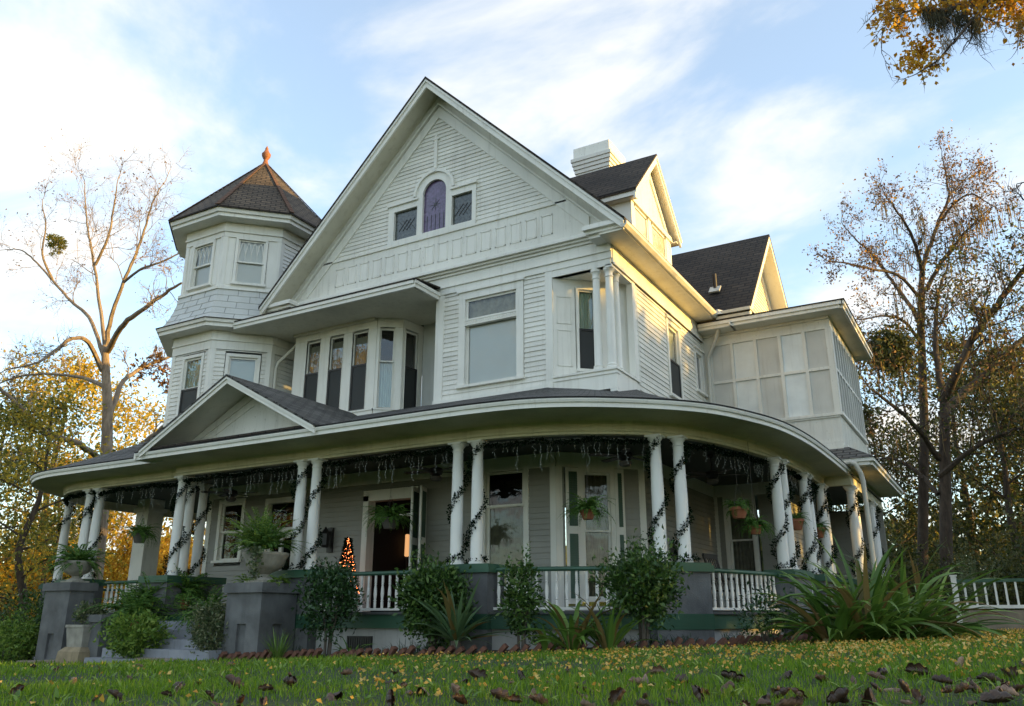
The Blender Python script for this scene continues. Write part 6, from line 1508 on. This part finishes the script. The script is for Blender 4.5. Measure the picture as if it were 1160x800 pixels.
v, f = T.leafset(5200, .12, .12, sub=.5); mesh_np('clinging_leaves', v, f, 'brown_leaf', t); v, f = T.leafset(900, .12, .16, sub=.2); mesh_np('clinging_leaves', v, f, 'orange_leaf', t)
low = lambda P: P[:, 2] < at(1050, 405, 31)[2]
v, f = T.leafset(6500, .16, .35, sub=.7, pick=low); mesh_np('lower_crown', v, f, 'dark_tree_leaf', t)
sel = np.array(T.mid); hz = at(1050, 255, 31)[2]; mesh_np('hanging_moss', *hanging_moss(sel[(sel[:, 2] < hz) & (sel[:, 2] > at(1050, 400, 31)[2]) & (sel[:, 0] > -2.2)], 380, .75, .12, .022), 'moss_hair', t)
T = Tree(22); D = 29
base = at(1072, 700, D); base[2] = ground(base[0], base[1]) - .2
T.tube([base, at(1072, 640, D), at(1071, 560, D), at(1070, 500, D), at(1070, 450, D)], [.24, .21, .20, .18, .165], 14)
T.limb(px_limb(D, [(1069, 455), (1086, 418, -1), (1101, 384, -1.4), (1128, 346, -2), (1160, 306, -2.6), (1200, 262, -3)]), .17, .06, 14, 1.9, 2, .25, **K)
T.limb(px_limb(D, [(1068, 470), (1090, 446, .6), (1118, 422, 1), (1160, 384, 1.4), (1210, 340, 1.8)]), .18, .06, 12, 1.9, 2, .25, **K)
T.limb(px_limb(D, [(1069, 455), (1062, 410, .5), (1060, 370, .8), (1064, 330, 1), (1074, 300, 1.2)]), .15, .03, 10, 1.7, 2, .2, **K)
T.limb(px_limb(D, [(1064, 520), (1035, 480, -1), (1005, 455, -2), (985, 440, -2.6)]), .12, .03, 10, 2.0, 2, .2, **K)
T.limb(px_limb(D, [(1063, 560), (1040, 535, 1), (1012, 520, 2), (995, 520, 2.6)]), .09, .03, 9, 1.9, 2, .2, **K)
T.limb(px_limb(D, [(1064, 540), (1100, 510, -1), (1140, 490, -1.8), (1180, 480, -2.4)]), .11, .03, 10, 2.0, 2, .2, **K)
t = thing('mossy_tree', 'forked dark tree with limbs rising out of the right picture edge', 'tree', tuple(base), 'mossy trees right of the house')
T.mb.build('trunk', 'dark_bark', t, smooth=True)
v, f = T.leafset(5200, .16, .26, sub=.5); mesh_np('crown', v, f, 'dark_tree_leaf', t)
v, f = T.leafset(3400, .14, .25, sub=.5); mesh_np('autumn_leaves', v, f, 'brown_leaf', t)
v, f = T.leafset(700, .14, .25, sub=.3); mesh_np('autumn_leaves', v, f, 'olive_leaf', t)
mesh_np('hanging_moss', *hanging_moss(np.array(T.mid), 420, .8, .14, .02), 'moss_hair', t)
GU = 'dark evergreen trees on the right beyond the house'
for i, (px, D, h, r, lab, mm) in enumerate(((1006, 40, 10.0, 4.2, 'dark evergreen tree between the rear porch columns and the mossy trunks', .85), (1105, 40, 13.5, 4.6, 'dark evergreen tree right of the mossy trunks', .8), (1155, 34, 11.0, 4.0, 'dark evergreen tree above the right end of the white ramp fence', .9), (1215, 36, 12, 4.0, 'dark evergreen tree cut off by the right picture edge', .9))):
    crown_tree('evergreen_tree', lab, px, 640, D, h, r, [('dark_tree_leaf', mm), ('olive_leaf', (1 - mm) * .6), ('brown_leaf', (1 - mm) * .4)], 11500, .20, 50 + i, .2, group=GU, sp=.42, base_frac=.08, sub=.55, n_limb=11)
for px, D, h, r, lab in ((1000, 30, 3.6, 1.6, 'shaded shrub below the rear porch eave'), (1060, 34, 3.0, 2.0, 'shaded shrub around the mossy trunks'), (1125, 27, 2.4, 1.7, 'shaded shrub just behind the white ramp fence'), (1185, 30, 3.2, 2.0, 'shaded shrub behind the fence at the right picture edge')):
    c = at(px, 660, D); bush('background_shrub', lab, 'shrub', px, c[1], h, (r, r * .8, h * .42), h * .5, 150, 30, .14, 'dark_tree_leaf', nst=5, X=c[0], group='shaded shrubs behind the ramp fence')
c = at(1096, 660, 25.5); t = thing('plume_plant', 'pale yellow plumed plant behind the post of the white ramp fence', 'plant', (c[0], c[1], ground(c[0], c[1])))
v1 = fern_geo((c[0], c[1], ground(c[0], c[1]) + .1), 46, 2.2, droop=(.1, .5), el=(1.0, 1.55), leaflet=.12, step=.05); mesh_np('plumes', *v1, 'variegated_leaf', t)
# ---- the near tree whose branch hangs into the upper right corner; its trunk stands outside the frame
T = Tree(77); D = 9.6
base = np.array([6.6, 12.4, ground(6.6, 12.4) - .2]); fork = np.array([6.2, 12.2, 6.2])
T.tube([base, base + np.array([.05, 0, 2]), np.array([6.35, 12.3, 4.2]), fork, np.array([6.0, 12.4, 9.5]), np.array([6.3, 12.6, 12.5])], [.40, .33, .29, .25, .16, .08], 14)
T.limb([fork, np.array([4.6, 12.0, 8.0]), np.array([2.8, 11.6, 9.0]), at(1190, -20, D), at(1125, -2, D), at(1085, 8, D), at(1045, 12, D - .2)], .16, .02, 9, 1.0, 2, .35, up=-.05)
T.limb([at(1125, -2, D), at(1108, 16, D - .3), at(1085, 42, D - .4), at(1062, 68, D - .5), at(1038, 84, D - .5)], .03, .008, 9, .42, 1, .1, up=-.05)
T.limb([at(1085, 8, D), at(1050, -8, D + .2), at(1015, -2, D + .3), at(992, 12, D + .3)], .035, .01, 7, .45, 1, .1, up=-.02)
T.limb([at(1190, -20, D), at(1170, 5, D + .3), at(1158, 30, D + .4)], .04, .01, 6, .5, 1, .1, up=-.05)
for a in range(6): q = np.array([6.1, 12.4, 8 + a * .8]); T.limb([q, q + np.array([math.cos(a * 2.2 - .6) * 1.6, math.sin(a * 2.2 - .6) * 1.6, .6]), q + np.array([math.cos(a * 2.2 - .6) * 3, math.sin(a * 2.2 - .6) * 3, .8])], .09, .02, 6, 1.1, 2, .3)
t = thing('overhanging_tree', 'near tree reaching orange leaves and dark moss into the upper right corner', 'tree', tuple(base))
T.mb.build('trunk', 'dark_bark', t, smooth=True)
P = np.array(T.pts)
def seen(q):
    d = q - np.array([0, 0, EYE]); z_ = d @ FWD; x_ = PX0 + FPX * (d @ RGT) / z_; y_ = PY0 - FPX * (d @ UPV) / z_
    return (x_ > 1160) | ((x_ > 1100) & (y_ < 30)) | ((x_ > 996) & (y_ < 16)) | ((x_ > 1030) & (x_ < 1064) & (y_ > 44) & (y_ < 84))
near = P[(P[:, 0] < 2.6) & seen(P)]
def near_leaves(n, ctrs, sp, size):
    i = rng.integers(0, len(ctrs), n); Q = np.array(ctrs)[i] + rng.normal(size=(n, 3)) * sp; return leaves(Q, unit(rdir(n) + np.array([0, 0, -.5])), size * rng.uniform(.6, 1.25, n), .75)
q = near[rng.random(len(near)) < .75]
v, f = near_leaves(1500, q, .07, .066); mesh_np('orange_leaves', v, f, 'orange_leaf', t)
def lv(pp, n, sp): return near_leaves(n, [at(x, y, D + random.uniform(-.5, .4)) for x, y in pp], sp, .07)
parts = [lv([(1000, 6), (1012, 14), (1022, 4), (1034, 16), (1045, 6), (1008, 24), (1018, 30)], 420, .075), lv([(1040, 60), (1030, 66), (1042, 72), (1050, 58), (1035, 54), (1048, 46), (1024, 74), (1052, 70)], 420, .085), lv([(1090, 10), (1105, 4), (1120, 14), (1135, 8), (1150, 18), (1145, 4), (1158, 28)], 650, .09), lv([(1060, 2), (1072, 6), (1080, 0)], 200, .07), lv([(992, 24), (990, 34), (995, 46)], 40, .05)]
mesh_np('orange_leaves', *join(parts), 'orange_leaf', t)
mp = [at(x + random.gauss(0, 3), y + random.gauss(0, 2), D + random.uniform(-.4, .3)) for x, y in [(1046, 10)] * 4 + [(1056, 14)] * 5 + [(1066, 16)] * 5 + [(1076, 14)] * 4 + [(1088, 16)] * 6 + [(1100, 22)] * 4 + [(1110, 20)] * 1 + [(1016, 14)] * 1]
mesh_np('hanging_moss', *hanging_moss(np.array(mp), 1000, .38, .035, .0042), 'dark_moss', t)
mp = [at(x + random.gauss(0, 2), y, D - .4) for x, y in ((1060, 64), (1072, 50), (1074, 44), (1112, 22), (1154, 28))]
mesh_np('hanging_moss', *hanging_moss(np.array(mp), 160, .26, .03, .004), 'moss_hair', t)
T.limb
# bare twig tips at the right edge
T = Tree(78); q0 = np.array([6.2, 12.3, 5.6]); T.limb([q0, np.array([4.0, 13.2, 6.0]), at(1185, 228, 13), at(1150, 217, 13)], .05, .006, 4, .5, 1, .6, up=0)
T.limb([np.array([4.0, 13.2, 6.0]), at(1175, 205, 13), at(1150, 214, 13)], .02, .005, 3, .4, 1, .5, up=0)
o = T.mb.build('side_branch', 'dark_bark', t, smooth=True)
# ---- autumn trees behind the photographer's left: the upper windows mirror them
def far_tree(name, label, x, y, h, r, mats, n, size, seed, group, bf=.12):
    D_ = float(np.array([x, y, 0]) @ HF); px_ = PX0 + FPX / math.cos(TH) * float(np.array([x, y, 0]) @ RGT) / max(D_, 1e-3)
    global at
    keep = at; at = lambda *_: np.array([x, y, 0.])
    crown_tree(name, label, 0, 0, 0, h, r, mats, n, size, seed, .28, group=group, sp=.6, base_frac=bf, sub=.7, n_limb=11)
    at = keep
far_tree('autumn_tree', 'golden tree on the left of the lawn, mirrored in the bow windows', -29, 0, 17, 5.5, [('orange_leaf', .6), ('gold_leaf', .4)], 9000, .3, 91, None)
far_tree('autumn_tree', 'second golden tree left of the lawn, behind the mirrored one', -38, 6, 17, 5.5, [('gold_leaf', .7), ('olive_leaf', .3)], 7000, .32, 92, None)
for i, (x, y, h, r) in enumerate(((24, 13, 10.4, 4.6), (25, 19, 11.2, 5.0), (24, 24, 11.0, 4.8), (25, 29, 11.2, 5.0), (27, 35, 11.6, 5.2), (26, 41, 11.4, 5.2), (23, 6, 10.4, 4.6))):
    far_tree('boundary_tree', 'dense tree in the boundary row far right of the lawn', x, y, h - .25, r, [('dark_tree_leaf', 1.)], 14000, .40, 100 + i, 'boundary trees right of the lawn', .26)
# ---- woods closing the horizon
parts = []
for a0, a1, n, r0, r1, h in ((-100, -20, 620, 70, 110, 8), (-20, 60, 620, 55, 90, 10)):
    a = np.radians(rng.uniform(a0, a1, n)); r = rng.uniform(r0, r1, n)
    for aa, rr in zip(a, r): parts.append(clumps((rr * math.sin(aa), rr * math.cos(aa), random.uniform(.5, h * .62)), (2.6, 2.6, 2.0), 7, 6, 1.1, up=.2))
v, f = join(parts); k = len(f); ctr = v[f[:, 0]]; left = ctr[:, 0] < -25
o = mesh_np('distant_woods', v, f[left], 'olive_leaf'); tag(o, 'distant olive and gold woods closing the horizon on the left', 'woods', kind='stuff')
o = mesh_np('distant_woods', v, f[~left], 'dark_tree_leaf'); tag(o, 'distant dark woods closing the horizon on the right', 'woods', kind='stuff')

# ================================================================== SKY, SUN, CAMERA
SUN_EL, SUN_AZ = R(9.5), R(15.0)            # azimuth counted from +X towards +Y
sd = Vector((math.cos(SUN_EL) * math.cos(SUN_AZ), math.cos(SUN_EL) * math.sin(SUN_AZ), math.sin(SUN_EL)))
w = bpy.data.worlds.new('World'); SC.world = w; w.use_nodes = True; nt = w.node_tree; bg = nt.nodes['Background']
sky = N(nt, 'ShaderNodeTexSky', sky_type='NISHITA'); sky.sun_disc = False; sky.sun_elevation = SUN_EL; sky.sun_rotation = math.pi / 2 - SUN_AZ
sky.altitude = 0; sky.air_density = 1.0; sky.dust_density = .6; sky.ozone_density = 1.2
tc = N(nt, 'ShaderNodeTexCoord'); sp = N(nt, 'ShaderNodeSeparateXYZ'); L(nt, tc.outputs['Generated'], sp.inputs[0])
zz = N(nt, 'ShaderNodeMath', operation='ADD'); L(nt, sp.outputs[2], zz.inputs[0]); zz.inputs[1].default_value = .18
zm = N(nt, 'ShaderNodeMath', operation='MAXIMUM'); L(nt, zz.outputs[0], zm.inputs[0]); zm.inputs[1].default_value = .05
cb = N(nt, 'ShaderNodeCombineXYZ')
for i in (0, 1): d_ = N(nt, 'ShaderNodeMath', operation='DIVIDE'); L(nt, sp.outputs[i], d_.inputs[0]); L(nt, zm.outputs[0], d_.inputs[1]); L(nt, d_.outputs[0], cb.inputs[i])
n1 = N(nt, 'ShaderNodeTexNoise'); n1.inputs['Scale'].default_value = 1.55; n1.inputs['Detail'].default_value = 8; n1.inputs['Roughness'].default_value = .56; n1.inputs['Distortion'].default_value = .35
mp_ = N(nt, 'ShaderNodeMapping'); mp_.inputs['Location'].default_value = (9.7, .8, 0); mp_.inputs['Rotation'].default_value = (0, 0, .5); mp_.inputs['Scale'].default_value = (1., 1.5, 1)
L(nt, cb.outputs[0], mp_.inputs[0]); L(nt, mp_.outputs[0], n1.inputs['Vector'])
cl = N(nt, 'ShaderNodeMapRange', interpolation_type='SMOOTHSTEP'); cl.inputs[1].default_value = .425; cl.inputs[2].default_value = .69; cl.inputs[3].default_value = .22; L(nt, n1.outputs[0], cl.inputs[0])
mxs = N(nt, 'ShaderNodeMix', data_type='RGBA'); L(nt, cl.outputs[0], mxs.inputs[0])
bst = N(nt, 'ShaderNodeMix', data_type='RGBA', blend_type='MULTIPLY'); bst.inputs[0].default_value = 1; L(nt, sky.outputs[0], bst.inputs[6]); bst.inputs[7].default_value = (2.15, 2.45, 2.65, 1)
L(nt, bst.outputs[2], mxs.inputs[6]); mxs.inputs[7].default_value = (6.1, 5.95, 5.6, 1)
L(nt, mxs.outputs[2], bg.inputs[0]); bg.inputs[1].default_value = .10
sl = bpy.data.lights.new('sun', 'SUN'); sl.energy = 4.6; sl.angle = R(.55); sl.color = (1.0, .60, .13)
so = bpy.data.objects.new('sun', sl); COL.objects.link(so); so.location = sd * 60; so.rotation_euler = sd.to_track_quat('Z', 'Y').to_euler()
cam = bpy.data.cameras.new('camera'); co = bpy.data.objects.new('camera', cam); COL.objects.link(co); SC.camera = co
cam.sensor_fit = 'HORIZONTAL'; cam.sensor_width = 36; cam.lens = FPX / 1160 * 36; cam.clip_start = .05; cam.clip_end = 3000
co.location = (0, 0, EYE); co.rotation_euler = (math.pi / 2 + TH, 0, YAW)
SC.view_settings.view_transform = 'Standard'; SC.view_settings.look = 'None'; SC.view_settings.gamma = 1; SC.view_settings.exposure = 1.02; SC.view_settings.use_curve_mapping = False
SC.cycles.max_bounces = 8; SC.cycles.diffuse_bounces = 4; SC.cycles.transparent_max_bounces = 12; SC.cycles.caustics_reflective = False; SC.cycles.caustics_refractive = False; SC.cycles.sample_clamp_indirect = 8
try: SC.cycles.use_denoising = True
except Exception: pass
